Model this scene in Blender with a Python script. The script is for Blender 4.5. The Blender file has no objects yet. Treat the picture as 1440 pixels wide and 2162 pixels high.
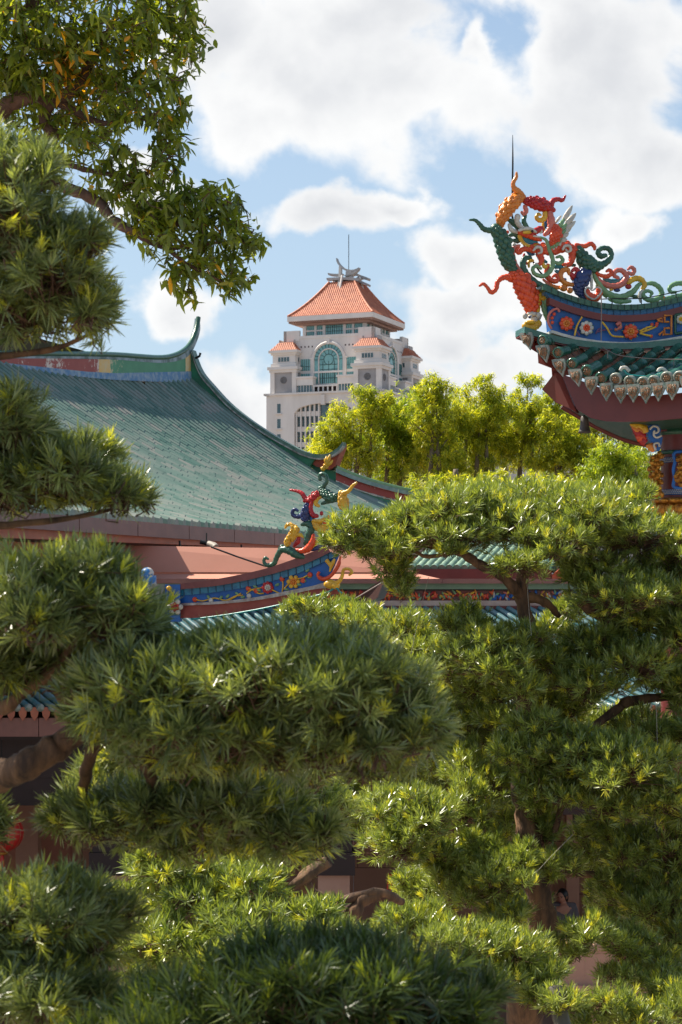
import bpy, math, random
import numpy as np
from mathutils import Vector, Matrix
R = math.radians
scene = bpy.context.scene
COL = scene.collection
random.seed(7)
# ------------------------------------------------------------ camera
F = 4000.0      # focal length in photograph pixels (photo 1440 x 2162)
HY = 1250.0     # row of the horizon
CZ = 6.2        # camera height above the courtyard
cam = bpy.data.cameras.new('camera'); camo = bpy.data.objects.new('camera', cam); COL.objects.link(camo)
cam.sensor_fit = 'VERTICAL'; cam.sensor_height = 24.0; cam.lens = 24.0 * F / 2162.0
cam.shift_y = (HY - 1081.0) / 2162.0
cam.clip_start = 0.1; cam.clip_end = 6000
camo.location = (0, 0, CZ); camo.rotation_euler = (R(90), 0, 0)
cam.dof.use_dof = True; cam.dof.focus_distance = 17.0; cam.dof.aperture_fstop = 7.0
scene.camera = camo
# ------------------------------------------------------------ light
SUN_EL, SUN_AZ = R(51), R(-63)          # azimuth measured from +Y towards +X
sdir = Vector((math.sin(SUN_AZ) * math.cos(SUN_EL), math.cos(SUN_AZ) * math.cos(SUN_EL), math.sin(SUN_EL)))
sl = bpy.data.lights.new('sun', 'SUN'); sl.energy = 5.0; sl.angle = R(0.5); sl.color = (1, .92, .78)
so = bpy.data.objects.new('sun', sl); COL.objects.link(so); so.rotation_euler = sdir.to_track_quat('Z', 'Y').to_euler()
scene.view_settings.view_transform = 'Standard'; scene.view_settings.look = 'None'
scene.view_settings.exposure = 1.0; scene.view_settings.gamma = 1

def nd(nt, t, **k):
    n = nt.nodes.new(t)
    for a, b in k.items(): setattr(n, a, b)
    return n
def math_n(nt, op, a, b=None, c=None, clamp=False):
    n = nt.nodes.new('ShaderNodeMath'); n.operation = op; n.use_clamp = clamp
    for i, v in enumerate((a, b, c)):
        if v is None: continue
        if isinstance(v, (int, float)): n.inputs[i].default_value = v
        else: nt.links.new(v, n.inputs[i])
    return n.outputs[0]
def sky_world():
    w = bpy.data.worlds.new('World'); scene.world = w; w.use_nodes = True
    nt = w.node_tree; nt.nodes.clear(); L = nt.links.new
    out = nd(nt, 'ShaderNodeOutputWorld'); bg = nd(nt, 'ShaderNodeBackground'); bg.inputs[1].default_value = 0.074
    sky = nd(nt, 'ShaderNodeTexSky', sky_type='NISHITA', sun_disc=False)
    sky.sun_elevation = SUN_EL; sky.sun_rotation = SUN_AZ; sky.air_density = 1.0; sky.dust_density = 0.6; sky.ozone_density = 1.2
    tc = nd(nt, 'ShaderNodeTexCoord'); sp = nd(nt, 'ShaderNodeSeparateXYZ'); L(tc.outputs['Generated'], sp.inputs[0])
    yy = math_n(nt, 'MAXIMUM', math_n(nt, 'ABSOLUTE', sp.outputs[1]), 0.15)
    u = math_n(nt, 'DIVIDE', sp.outputs[0], yy); v = math_n(nt, 'DIVIDE', sp.outputs[2], yy)
    cb = nd(nt, 'ShaderNodeCombineXYZ'); L(u, cb.inputs[0]); L(v, cb.inputs[1])
    # blobs: px, py, rx, ry
    wn = nd(nt, 'ShaderNodeTexNoise'); wn.inputs['Scale'].default_value = 22; wn.inputs['Detail'].default_value = 5; L(cb.outputs[0], wn.inputs['Vector'])
    ws = nd(nt, 'ShaderNodeVectorMath', operation='MULTIPLY_ADD'); L(wn.outputs['Color'], ws.inputs[0]); ws.inputs[1].default_value = (.07, .05, 0); ws.inputs[2].default_value = (-.035, -.025, 0)
    wa = nd(nt, 'ShaderNodeVectorMath', operation='ADD'); L(cb.outputs[0], wa.inputs[0]); L(ws.outputs[0], wa.inputs[1])
    blobs = [(640,170,250,150),(860,200,230,140),(560,250,160,90),(760,40,200,120),(1330,140,190,190),(1380,340,160,110),(1230,70,110,110),(980,90,60,80),
             (690,455,150,48),(830,430,120,38),(960,530,120,75),(960,700,150,60),(1060,760,140,70),(500,850,110,120),(1340,490,90,55),(460,90,120,120),(1200,-60,260,80),(480,860,160,70),(1000,640,200,60),(900,800,300,60),
             (380,640,100,60),(1150,560,160,60),(300,400,80,60)]
    m = None
    for (px, py, rx, ry) in blobs:
        s = nd(nt, 'ShaderNodeVectorMath', operation='SUBTRACT'); L(wa.outputs[0], s.inputs[0]); s.inputs[1].default_value = ((px-720)/F, (HY-py)/F, 0)
        k = nd(nt, 'ShaderNodeVectorMath', operation='MULTIPLY'); L(s.outputs[0], k.inputs[0]); k.inputs[1].default_value = (F/rx, F/ry, 0)
        l = nd(nt, 'ShaderNodeVectorMath', operation='LENGTH'); L(k.outputs[0], l.inputs[0])
        q = math_n(nt, 'SUBTRACT', 1.0, l.outputs['Value'])
        m = q if m is None else math_n(nt, 'SMOOTH_MAX', m, q, 0.25)
    n1 = nd(nt, 'ShaderNodeTexNoise'); n1.inputs['Scale'].default_value = 13; n1.inputs['Detail'].default_value = 7; n1.inputs['Roughness'].default_value = .56; n1.inputs['Distortion'].default_value = .25; L(cb.outputs[0], n1.inputs['Vector'])
    d = math_n(nt, 'ADD', m, math_n(nt, 'MULTIPLY', math_n(nt, 'SUBTRACT', n1.outputs['Fac'], .5), 2.3))
    mr = nd(nt, 'ShaderNodeMapRange', interpolation_type='SMOOTHSTEP'); L(d, mr.inputs[0]); mr.inputs[1].default_value = -.26; mr.inputs[2].default_value = .26
    # thickness gives the soft grey inside big clouds
    n2 = nd(nt, 'ShaderNodeTexNoise'); n2.inputs['Scale'].default_value = 9; n2.inputs['Detail'].default_value = 6; L(cb.outputs[0], n2.inputs['Vector'])
    th = nd(nt, 'ShaderNodeMapRange', interpolation_type='SMOOTHSTEP'); L(math_n(nt, 'ADD', n2.outputs['Fac'], math_n(nt, 'MULTIPLY', d, .22)), th.inputs[0]); th.inputs[1].default_value = .42; th.inputs[2].default_value = .85
    cc = nd(nt, 'ShaderNodeMixRGB'); L(th.outputs[0], cc.inputs[0]); cc.inputs[1].default_value = (6.9, 6.9, 6.85, 1); cc.inputs[2].default_value = (5.0, 5.1, 5.3, 1)
    # thin whitish veil low down
    veil = nd(nt, 'ShaderNodeMapRange'); L(v, veil.inputs[0]); veil.inputs[1].default_value = .34; veil.inputs[2].default_value = .0; veil.inputs[3].default_value = .32; veil.inputs[4].default_value = .92
    vm = nd(nt, 'ShaderNodeMixRGB'); L(veil.outputs[0], vm.inputs[0]); L(sky.outputs[0], vm.inputs[1]); vm.inputs[2].default_value = (3.7, 4.75, 5.75, 1)
    fm = nd(nt, 'ShaderNodeMixRGB'); L(math_n(nt, 'MULTIPLY', mr.outputs[0], .97), fm.inputs[0]); L(vm.outputs[0], fm.inputs[1]); L(cc.outputs[0], fm.inputs[2])
    L(fm.outputs[0], bg.inputs[0]); L(bg.outputs[0], out.inputs[0])
sky_world()
# ------------------------------------------------------------ helpers
def P(px, py, Y):
    return Vector(((px - 720.0) / F * Y, Y, CZ + (HY - py) / F * Y))
def tag(o, label=None, cat=None, group=None, kind=None):
    if label: o['label'] = label
    if cat: o['category'] = cat
    if group: o['group'] = group
    if kind: o['kind'] = kind
    return o
def thing(name, loc, label, cat, group=None):
    o = bpy.data.objects.new(name, None); COL.objects.link(o); o.location = loc; o.empty_display_size = .2
    return tag(o, label, cat, group)
def origin_of(o):
    v = Vector((0, 0, 0))
    while o is not None: v += Vector(o.location); o = o.parent
    return v
def catmull(pts, n=6):
    pts = [Vector(p) for p in pts]
    if len(pts) < 3: return [pts[0].lerp(pts[-1], i / n) for i in range(n + 1)]
    out = []
    ext = [pts[0] * 2 - pts[1]] + pts + [pts[-1] * 2 - pts[-2]]
    for i in range(1, len(ext) - 2):
        a, b, c, d = ext[i-1:i+3]
        for k in range(n):
            t = k / n
            out.append(.5 * ((2*b) + (c-a)*t + (2*a-5*b+4*c-d)*t*t + (3*b-a-3*c+d)*t**3))
    out.append(pts[-1]); return out
def interp(vals, n):
    m = len(vals) - 1
    return [vals[min(int(i/n*m), m-1)] * (1 - (i/n*m - min(int(i/n*m), m-1))) + vals[min(int(i/n*m), m-1)+1] * (i/n*m - min(int(i/n*m), m-1)) for i in range(n + 1)] if m > 0 else [vals[0]] * (n + 1)
def curve2(pts, x):
    if x <= pts[0][0]: return pts[0][1]
    for (a, b), (c, d) in zip(pts, pts[1:]):
        if x <= c: return b + (d - b) * (x - a) / (c - a)
    return pts[-1][1]
class MB:
    def __init__(s): s.v = []; s.f = []; s.sm = []
    def add(s, vs, fs, smooth=False):
        o = len(s.v); s.v.extend([tuple(v) for v in vs]); s.f.extend([tuple(i + o for i in f) for f in fs]); s.sm.extend([smooth] * len(fs)); return s
    def box(s, c, sx, sy, sz, ax=(1,0,0), ay=(0,1,0), az=(0,0,1)):
        c = Vector(c); ax = Vector(ax); ay = Vector(ay); az = Vector(az)
        vs = [c + ax*sx*i/2 + ay*sy*j/2 + az*sz*k/2 for k in (-1,1) for j in (-1,1) for i in (-1,1)]
        return s.add(vs, [(0,2,3,1),(4,5,7,6),(0,1,5,4),(2,6,7,3),(0,4,6,2),(1,3,7,5)])
    def tube(s, path, rad, n=8, flat=1.0, up=None, cap=True):
        path = [Vector(p) for p in path]; m = len(path)
        if isinstance(rad, (int, float)): rad = [rad] * m
        up = Vector(up) if up else Vector((0, 1, 0)); rings = []
        for i, p in enumerate(path):
            t = (path[min(i+1, m-1)] - path[max(i-1, 0)])
            if t.length < 1e-9: t = Vector((0,0,1))
            t.normalize(); a = up - t * up.dot(t)
            if a.length < 1e-3: a = Vector((1,0,0)) - t * t.x
            a.normalize(); b = t.cross(a)
            rings += [p + (a * math.cos(2*math.pi*k/n) * flat + b * math.sin(2*math.pi*k/n)) * rad[i] for k in range(n)]
        fs = [(i*n+k, i*n+(k+1)%n, (i+1)*n+(k+1)%n, (i+1)*n+k) for i in range(m-1) for k in range(n)]
        s.add(rings, fs, True)
        if cap: s.add(rings[:n], [tuple(range(n))[::-1]]); s.add(rings[-n:], [tuple(range(n))])
        return s
    def ball(s, c, rx, ry, rz, n=10, m=7, ax=None):
        c = Vector(c); M = ax or Matrix.Identity(3); vs = []
        for i in range(m + 1):
            th = math.pi * i / m
            for k in range(n):
                ph = 2*math.pi*k/n
                vs.append(c + M @ Vector((rx*math.sin(th)*math.cos(ph), ry*math.sin(th)*math.sin(ph), rz*math.cos(th))))
        return s.add(vs, [(i*n+k, (i+1)*n+k, (i+1)*n+(k+1)%n, i*n+(k+1)%n) for i in range(m) for k in range(n)], True)
    def slab(s, front, dvec):
        """polygon (list of points) extruded along dvec"""
        n = len(front); d = Vector(dvec); vs = [Vector(p) for p in front] + [Vector(p) + d for p in front]
        return s.add(vs, [tuple(range(n)), tuple(range(2*n-1, n-1, -1))] + [(i, i+n, (i+1) % n + n, (i+1) % n) for i in range(n)])
    def strip(s, top, bot, dvec):
        """band between two equally long polylines, with thickness dvec"""
        n = len(top); d = Vector(dvec); vs = [Vector(p) for p in top] + [Vector(p) for p in bot]; vs += [v + d for v in vs]
        fs = []
        for i in range(n-1):
            fs += [(i, i+1, n+i+1, n+i), (2*n+i+1, 2*n+i, 3*n+i, 3*n+i+1), (i+1, i, 2*n+i, 2*n+i+1), (n+i, n+i+1, 3*n+i+1, 3*n+i)]
        fs += [(0, n, 3*n, 2*n), (n-1, 3*n-1, 4*n-1, 2*n-1)]
        return s.add(vs, fs)
    def lathe(s, c, prof, n=20, ax=None):
        c = Vector(c); vs = []; M = ax or Matrix.Identity(3)
        for (r, z) in prof: vs += [c + M @ Vector((r*math.cos(2*math.pi*k/n), r*math.sin(2*math.pi*k/n), z)) for k in range(n)]
        return s.add(vs, [(i*n+k, i*n+(k+1)%n, (i+1)*n+(k+1)%n, (i+1)*n+k) for i in range(len(prof)-1) for k in range(n)], True)
    def build(s, name, mat, parent=None):
        me = bpy.data.meshes.new(name); o0 = origin_of(parent)
        me.from_pydata([(x-o0.x, y-o0.y, z-o0.z) for x, y, z in s.v], [], s.f)
        me.polygons.foreach_set('use_smooth', s.sm); me.materials.append(mat); me.update()
        o = bpy.data.objects.new(name, me); COL.objects.link(o)
        if parent is not None: o.parent = parent
        return o
def npmesh(name, verts, quads, tone, mat, parent=None, smooth=False):
    me = bpy.data.meshes.new(name); o0 = np.array(origin_of(parent)); v = (verts - o0).astype(np.float32)
    me.vertices.add(len(v)); me.vertices.foreach_set('co', v.ravel())
    q = quads.astype(np.int32); me.loops.add(q.size); me.loops.foreach_set('vertex_index', q.ravel())
    me.polygons.add(len(q)); me.polygons.foreach_set('loop_start', np.arange(0, q.size, 4, dtype=np.int32)); me.polygons.foreach_set('loop_total', np.full(len(q), 4, dtype=np.int32))
    if smooth: me.polygons.foreach_set('use_smooth', np.ones(len(q), dtype=bool))
    me.update(calc_edges=True)
    a = me.attributes.new('tone', 'FLOAT', 'POINT'); a.data.foreach_set('value', tone.astype(np.float32))
    me.materials.append(mat); o = bpy.data.objects.new(name, me); COL.objects.link(o)
    if parent is not None: o.parent = parent
    return o
# ------------------------------------------------------------ materials
MATS = {}
def mat(name, col, rough=.6, col2=None, scale=4.0, detail=5, bump=0.0, bscale=None, metal=0, spec=.5, lo=.35, hi=.65, stretch=None, coat=0):
    if name in MATS: return MATS[name]
    m = bpy.data.materials.new(name); m.use_nodes = True; nt = m.node_tree; L = nt.links.new
    b = nt.nodes['Principled BSDF']; b.inputs['Roughness'].default_value = rough; b.inputs['Metallic'].default_value = metal
    b.inputs['Specular IOR Level'].default_value = spec; b.inputs['Coat Weight'].default_value = coat; b.inputs['Coat Roughness'].default_value = .15
    tc = nd(nt, 'ShaderNodeTexCoord'); src = tc.outputs['Object']
    if stretch:
        mp = nd(nt, 'ShaderNodeMapping'); mp.inputs['Scale'].default_value = stretch; L(src, mp.inputs[0]); src = mp.outputs[0]
    if col2 is None: col2 = tuple(c * .72 for c in col)
    n = nd(nt, 'ShaderNodeTexNoise'); n.inputs['Scale'].default_value = scale; n.inputs['Detail'].default_value = detail; n.inputs['Roughness'].default_value = .65; L(src, n.inputs['Vector'])
    mr = nd(nt, 'ShaderNodeMapRange'); L(n.outputs['Fac'], mr.inputs[0]); mr.inputs[1].default_value = lo; mr.inputs[2].default_value = hi
    mx = nd(nt, 'ShaderNodeMixRGB'); L(mr.outputs[0], mx.inputs[0]); mx.inputs[1].default_value = (*col, 1); mx.inputs[2].default_value = (*col2, 1)
    L(mx.outputs[0], b.inputs['Base Color'])
    if bump:
        n3 = nd(nt, 'ShaderNodeTexNoise'); n3.inputs['Scale'].default_value = bscale or scale * 4; n3.inputs['Detail'].default_value = 4; L(src, n3.inputs['Vector'])
        bp = nd(nt, 'ShaderNodeBump'); bp.inputs['Strength'].default_value = bump; bp.inputs['Distance'].default_value = .02; L(n3.outputs['Fac'], bp.inputs['Height']); L(bp.outputs[0], b.inputs['Normal'])
    MATS[name] = m; return m
def leaf_mat(name, dark, mid, young, rough=.38, trans=.35, tcol=None, spec=.5):
    m = bpy.data.materials.new(name); m.use_nodes = True; nt = m.node_tree; L = nt.links.new
    b = nt.nodes['Principled BSDF']; b.inputs['Roughness'].default_value = rough; b.inputs['Specular IOR Level'].default_value = spec
    at = nd(nt, 'ShaderNodeAttribute', attribute_name='tone')
    cr = nd(nt, 'ShaderNodeValToRGB'); e = cr.color_ramp.elements
    e[0].position = 0; e[0].color = (*dark, 1); e[1].position = .6; e[1].color = (*mid, 1); k = e.new(1.0); k.color = (*young, 1)
    k2 = e.new(.75); k2.color = (*[a*.6+c*.4 for a, c in zip(mid, young)], 1)
    L(at.outputs['Fac'], cr.inputs[0]); L(cr.outputs[0], b.inputs['Base Color'])
    tr = nd(nt, 'ShaderNodeBsdfTranslucent'); hs = nd(nt, 'ShaderNodeMixRGB', blend_type='MULTIPLY'); hs.inputs[0].default_value = 1
    L(cr.outputs[0], hs.inputs[1]); hs.inputs[2].default_value = (*(tcol or (2.2, 2.0, .6)), 1); L(hs.outputs[0], tr.inputs[0])
    mx = nd(nt, 'ShaderNodeMixShader'); mx.inputs[0].default_value = trans; L(b.outputs[0], mx.inputs[1]); L(tr.outputs[0], mx.inputs[2])
    L(mx.outputs[0], nt.nodes['Material Output'].inputs[0]); return m
# glazed and painted temple colours
glz = dict(rough=.28, scale=14, bump=.25, bscale=60)
M_green = mat('glazed green', (.045,.13,.075), col2=(.02,.07,.045), **glz)
M_lgreen = mat('glazed light green', (.22,.36,.17), col2=(.14,.26,.12), **glz)
M_orange = mat('glazed orange', (.72,.24,.03), col2=(.55,.15,.02), **glz)
M_dorange = mat('glazed red orange', (.75,.09,.02), col2=(.55,.05,.015), **glz)
M_red = mat('glazed red', (.50,.02,.02), col2=(.32,.012,.015), **glz)
M_pink = mat('glazed pink', (.62,.17,.12), col2=(.48,.12,.09), **glz)
M_yellow = mat('glazed yellow', (.75,.45,.03), col2=(.6,.30,.02), **glz)
M_white = mat('glazed white', (.62,.58,.50), col2=(.42,.38,.32), **glz)
M_navy = mat('glazed navy', (.015,.025,.10), col2=(.03,.05,.16), **glz)
M_blue = mat('glazed blue', (.015,.15,.34), col2=(.01,.09,.22), **glz)
M_teal = mat('glazed teal', (.02,.20,.26), col2=(.015,.13,.18), **glz)
M_bluep = mat('painted blue', (.012,.12,.42), rough=.5, col2=(.01,.08,.27), scale=5)
M_tile = mat('roof tile', (.17,.36,.28), rough=.33, col2=(.29,.34,.29), scale=3.5, lo=.38, hi=.62, bump=.3, bscale=25)
M_tile2 = mat('roof tile blue green', (.04,.15,.16), rough=.33, col2=(.13,.20,.22), scale=5)
M_tubeg = mat('pavilion tile', (.012,.085,.055), rough=.22, col2=(.035,.13,.085), scale=9, bump=.3, bscale=40, coat=.4)
M_gpaint = mat('green ridge paint', (.02,.20,.10), rough=.5, col2=(.035,.12,.07), scale=3)
M_cap = mat('pale ridge cap', (.26,.34,.30), rough=.5, col2=(.12,.20,.18), scale=5)
M_redp = mat('faded red paint', (.26,.045,.035), rough=.6, col2=(.33,.08,.055), scale=5)
M_maroon = mat('maroon paint', (.17,.028,.022), rough=.45, col2=(.12,.02,.018), scale=2.5)
M_fascia = mat('brown fascia', (.20,.10,.085), rough=.5, col2=(.15,.075,.065), scale=2)
M_gutter = mat('orange gutter', (.42,.12,.055), rough=.5, col2=(.30,.08,.04), scale=2)
M_peach = mat('peach plaster', (.52,.22,.15), rough=.7, col2=(.46,.19,.125), scale=.8)
M_stone = mat('peach stone', (.42,.25,.17), rough=.75, col2=(.34,.20,.14), scale=3, bump=.2)
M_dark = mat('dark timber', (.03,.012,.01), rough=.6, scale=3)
M_soff = mat('green soffit', (.004,.055,.03), rough=.5, scale=2)
M_pan = mat('orange pan tile', (.34,.11,.05), rough=.6, col2=(.12,.07,.05), scale=8)
M_relief = mat('tile end relief', (.36,.15,.06), rough=.45, col2=(.11,.12,.08), scale=70, lo=.45, hi=.55, bump=.6, bscale=90)
M_pale = mat('weathered and sunlit glaze rim', (.10,.17,.13), rough=.4, col2=(.33,.31,.27), scale=25)
M_gold = mat('gilded carving', (.62,.30,.04), rough=.32, col2=(.30,.11,.02), scale=18, metal=.6, bump=.9, bscale=45)
M_bark = mat('bark', (.20,.105,.05), rough=.9, col2=(.04,.022,.014), scale=14, bump=.9, bscale=20, stretch=(1,1,.25))
M_twig = mat('twig', (.14,.075,.04), rough=.85, col2=(.08,.04,.025), scale=8)
M_iron = mat('dark iron', (.03,.03,.03), rough=.5, metal=.7)
M_wire = mat('wire', (.25,.2,.18), rough=.5)
M_string = mat('white string', (.4,.36,.3), rough=.8)
M_tealc = mat('teal cable', (.01,.30,.28), rough=.4)
M_lant = mat('lantern red silk', (.55,.02,.015), rough=.5)
# ============================================================ THE SETTING: ground
def plane(name, x0, x1, y0, y1, z, m):
    mb = MB(); mb.add([(x0,y0,z),(x1,y0,z),(x1,y1,z),(x0,y1,z)], [(0,1,2,3)]); return tag(mb.build(name, m), kind='structure')
M_ground = mat('courtyard stone', (.30,.24,.19), rough=.8, col2=(.22,.18,.15), scale=1.2)
plane('ground', -2500, 2500, -60, 4000, 0, M_ground)
# ============================================================ TOWER
def build_tower():
    e1 = Vector((.927, -.375, 0)); e2 = Vector((.375, .927, 0)); up = Vector((0,0,1))
    near = P(786.7, 658, 450); H = 11.0
    C0 = Vector((near.x, near.y, 0)) - e1 * H + e2 * H      # axis of the tower
    t = thing('tower_building', C0, 'tall pale stone tower with an orange hipped roof rising behind the green trees', 'tower')
    def W(u, v, z): return C0 + e1 * u + e2 * v + up * z
    def zz(zx, zy, u, v):                                     # height of a point seen at zoom pixel on known depth
        p = W(u, v, 0); return CZ + (HY - (500 + zy/3.7895)) / F * p.y
    def uf(zx, v):                                            # u on a front-parallel plane v=const seen at zoom x
        k = (540 + zx/3.7895 - 720) / F; b = v
        return (k * (C0.y + .927*b) - C0.x - .375*b) / (.927 + .375*k)
    wall = mat('tower stone', (.68,.63,.59), rough=.8, col2=(.58,.53,.49), scale=.25, detail=8, stretch=(1,1,.25))
    trim = mat('tower trim', (.70,.64,.60), rough=.75, col2=(.60,.55,.51), scale=.3)
    grey = mat('tower grey panel', (.36,.34,.34), rough=.8, scale=.3)
    tile = mat('tower orange tile', (.52,.18,.09), rough=.6, col2=(.36,.10,.05), scale=.9)
    glass = mat('tower glass', (.22,.45,.43), rough=.12, col2=(.10,.27,.27), scale=.35, spec=.8)  # teal lightened so that the colour carries the bright reflections
    dglass = mat('tower dark glass', (.03,.065,.075), rough=.12, col2=(.07,.12,.13), scale=.5, spec=.8)
    frame = mat('tower window frame', (.03,.07,.065), rough=.5)
    def cube(mb, u0, u1, v0, v1, z0, z1):
        mb.box(W((u0+u1)/2, (v0+v1)/2, (z0+z1)/2), abs(u1-u0), abs(v1-v0), z1-z0, e1, e2, up)
    def ring4(fn, *specs):                                    # four sides, each side gets parts of its own
        for k in range(4):
            c, s = [(1,0),(0,1),(-1,0),(0,-1)][k]
            mbs = [MB() for _ in specs]; made = []
            fn(lambda u, v, z: W(c*u - s*v, s*u + c*v, z), k, *mbs)
            for (nm, m, par), mb in zip(specs, mbs): made.append(mb.build(nm, m, t if par is None else made[par]))
    def rbox(mb, Wk, u0, u1, v0, v1, z0, z1):
        a = (Wk(1,0,0)-Wk(0,0,0)); b = (Wk(0,1,0)-Wk(0,0,0))
        mb.box(Wk((u0+u1)/2, (v0+v1)/2, (z0+z1)/2), abs(u1-u0), abs(v1-v0), z1-z0, a, b, up)
    zE = zz(0, 600, H, -H)      # eave top edge
    # heights at near corner
    Z = lambda zy, h=12.0: zz(0, zy, h, -h)
    zEb = Z(640, 11); zNeck = Z(770, 8.2); zTopB = Z(735, 12); zApex = zz(0, 352, 3.3, -3.3)
    # main roof, concave hip with ribs
    def hiproof(mb, cu, cv, h0, z0, h1, z1, cave, rib, rr, n=8):
        def prof(s): return h0 + (h1-h0)*s, z0 + (z1-z0)*(s - cave*s*(1-s))
        for k in range(4):
            c, s_ = [(1,0),(0,1),(-1,0),(0,-1)][k]
            Wk = lambda u, v, z: W(cu + c*u - s_*v, cv + s_*u + c*v, z)
            vs = []
            for i in range(n+1):
                h, z = prof(i/n); vs += [Wk(-h, -h, z), Wk(h, -h, z)]
            mb.add(vs, [(2*i, 2*i+1, 2*i+3, 2*i+2) for i in range(n)])
            m = int(2*h0/rib)
            for j in range(m+1):
                u = -h0 + j*2*h0/m
                smax = 1.0 if abs(u) <= h1 else (h0-abs(u))/(h0-h1)
                if smax < .04: continue
                pts = []
                for i in range(7):
                    h, z = prof(smax*i/6); pts.append(Wk(u, -h, z))
                mb.tube(pts, rr, 5, cap=False, up=up)
            # hip
            pts = [Wk(prof(i/8)[0], -prof(i/8)[0], prof(i/8)[1] + .1) for i in range(9)]
            mb.tube(pts, rr*2.2, 6, up=up)
    mr = MB(); hiproof(mr, 0, 0, 11.0, zE, 3.3, zApex, .32, .52, .13); rf = mr.build('roof', tile, t)
    mb = MB(); cube(mb, -11.1, 11.1, -11.1, 11.1, zEb, zE - .02); mb.build('eave_fascia', trim, t)
    mb = MB(); cube(mb, -9.6, 9.6, -9.6, 9.6, zEb-.9, zEb-.003)
    mb.build('cornice', mat('tower brackets', (.40,.24,.19), rough=.8, scale=.5), t)
    def cant(Wk, k, mb):
        for j in range(40):
            u = -10.6 + 21.2*j/39; rbox(mb, Wk, u-.12, u+.12, -10.9, -9.5, zEb-.45, zEb-.01)
    ring4(cant, ('eave_brackets', mat('tower brackets', (.40,.24,.19)), None))
    # sloping secondary tile skirt line and skylight
    for k in (0, 1):
        pass
    def sk(Wk, k, mk):
        a = Wk(-.55, -8.2, zE+1.6); b = Wk(-.15, -5.2, zE+4.0)
        mk.tube([a, b], .75, 4, flat=.3, up=(0,0,1))
        mk.tube([b + Vector((0,0,.2)), Wk(.1, -3.3, zApex+1.5)], .28, 5)
    ring4(sk, ('skylight', trim, None))
    # crown of grey swallowtail beams
    mg = MB(); gm = mat('tower crown concrete', (.40,.38,.37), rough=.8, scale=.4)
    def PW(px, py, v):
        u = uf((px-540)*3.7895, v); q = W(u, v, 0); return W(u, v, CZ + (HY-py)/F*q.y)
    def beam(pts, v, th, dep, m_=None):
        mm = m_ or MB(); c = [(q.x, q.y) for q in catmull([(x, y, 0) for x, y in pts], 5)]
        mm.strip([PW(x, y, v) for x, y in c], [PW(x, y+th*(1 if 0 < i < len(c)-1 else .35), v) for i, (x, y) in enumerate(c)], e2*dep); return mm
    beam([(709.5,544.5),(713,553),(720,561),(729,567),(741,569.5),(750,568),(757,564.5)], -.3, 4.2, 1.4).build('swallowtail_beam', gm, t)
    beam([(727,581),(736,578),(745,574.5),(752,570.5),(757,566)], -2.4, 3.6, 1.2).build('swallowtail_beam', gm, t)
    beam([(692,576),(700,577.5),(712,578),(722,577)], -1.5, 4.5, 1.5).build('cross_beam', gm, t)
    beam([(689,587),(700,586),(725,585),(742,586),(760,588)], -3.6, 5.5, 1.2).build('cross_beam', gm, t)
    beam([(752,586.5),(760,581.5),(768,583),(776,586)], 1.2, 6, 2.2).build('cross_beam', gm, t)
    beam([(752,590),(760,592),(770,596),(778,600)], -1.0, 5, 1.6).build('cross_beam', gm, t)
    beam([(738,577),(745,574),(752,576),(757,579)], 2.0, 6, 2.0).build('cross_beam', gm, t)
    mg.strip([PW(715.5,562,-2.6), PW(714,590,-3.4), PW(712,611,-4.6)], [PW(720.5,563,-2.6), PW(719,590,-3.4), PW(714.5,612,-4.6)], e2*.9)
    mg.box(W(0, 0, zApex+.5), 4.6, 4.6, 1.4, e1, e2, up); mg.box(W(.6, .3, zApex+1.9), 1.5, 1.5, 2.2, e1, e2, up)
    mg.build('crown_post', gm, t)
    mb = MB(); mb.tube([W(.5, 0, zApex), W(.5, 0, zApex+12)], .09, 5); mb.build('mast', M_iron, t)
    # neck storey
    hN = 8.2
    mb = MB(); cube(mb, -hN+.3, hN-.3, -hN+.3, hN-.3, zNeck-2, zEb-.9)
    mb.build('upper_glazing', glass, t)
    def neck(Wk, k):
        class _T:
            def box(s, *a): m = MB(); m.box(*a); m.build('mullion', trim, t)
        mb = _T()
        for u, w in ((-7.8,.9),(-4.9,.55),(-2.65,.7),(2.65,.7),(4.9,.55),(7.8,.9)): rbox(mb, Wk, u-w/2, u+w/2, -hN-.02, -hN+.6, zNeck-1.5, zEb-.9)
        rbox(mb, Wk, -hN, -2.7, -hN-.01, -hN+.5, zEb-2.3, zEb-1.95); rbox(mb, Wk, 2.7, hN, -hN-.01, -hN+.5, zEb-2.3, zEb-1.95)
    ring4(neck)
    def neck2(Wk, k, mb):
        for j in range(1, 8): rbox(mb, Wk, -2.3+4.6*j/8-.05, -2.3+4.6*j/8+.05, -hN+.2, -hN+.32, zNeck-1, zEb-.9)
        for j in range(1, 4): rbox(mb, Wk, -2.3, 2.3, -hN+.205, -hN+.325, zNeck+.95*j-.05, zNeck+.95*j+.05)
        for u0 in (-7.3,-4.6,3.0,5.2):
            for j in range(0, 4): rbox(mb, Wk, u0+.55*j, u0+.55*j+.07, -hN+.21, -hN+.33, zNeck-1, zNeck+2.1)
    ring4(neck2, ('window_bars', frame, None))
    # attic block with the big arch
    hB = 11.6; zP = Z(1225, 14.2)
    mb = MB(); cube(mb, -hB, hB, -hB, hB, zP-1, zTopB-.9)
    mb.build('attic_wall', wall, t)
    def crest(Wk, k, mb):
        for sx in (-1, 1): rbox(mb, Wk, sx*7.6, sx*(hB+.15), -hB-.15, -hB+.6, zTopB-2.0, zTopB+.6 if sx < 0 else zTopB+.6)
        rbox(mb, Wk, -7.6, 7.6, -hB-.1, -hB+.5, zTopB-1.4, zTopB-.75)
    ring4(crest, ('parapet', wall, None))
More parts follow.
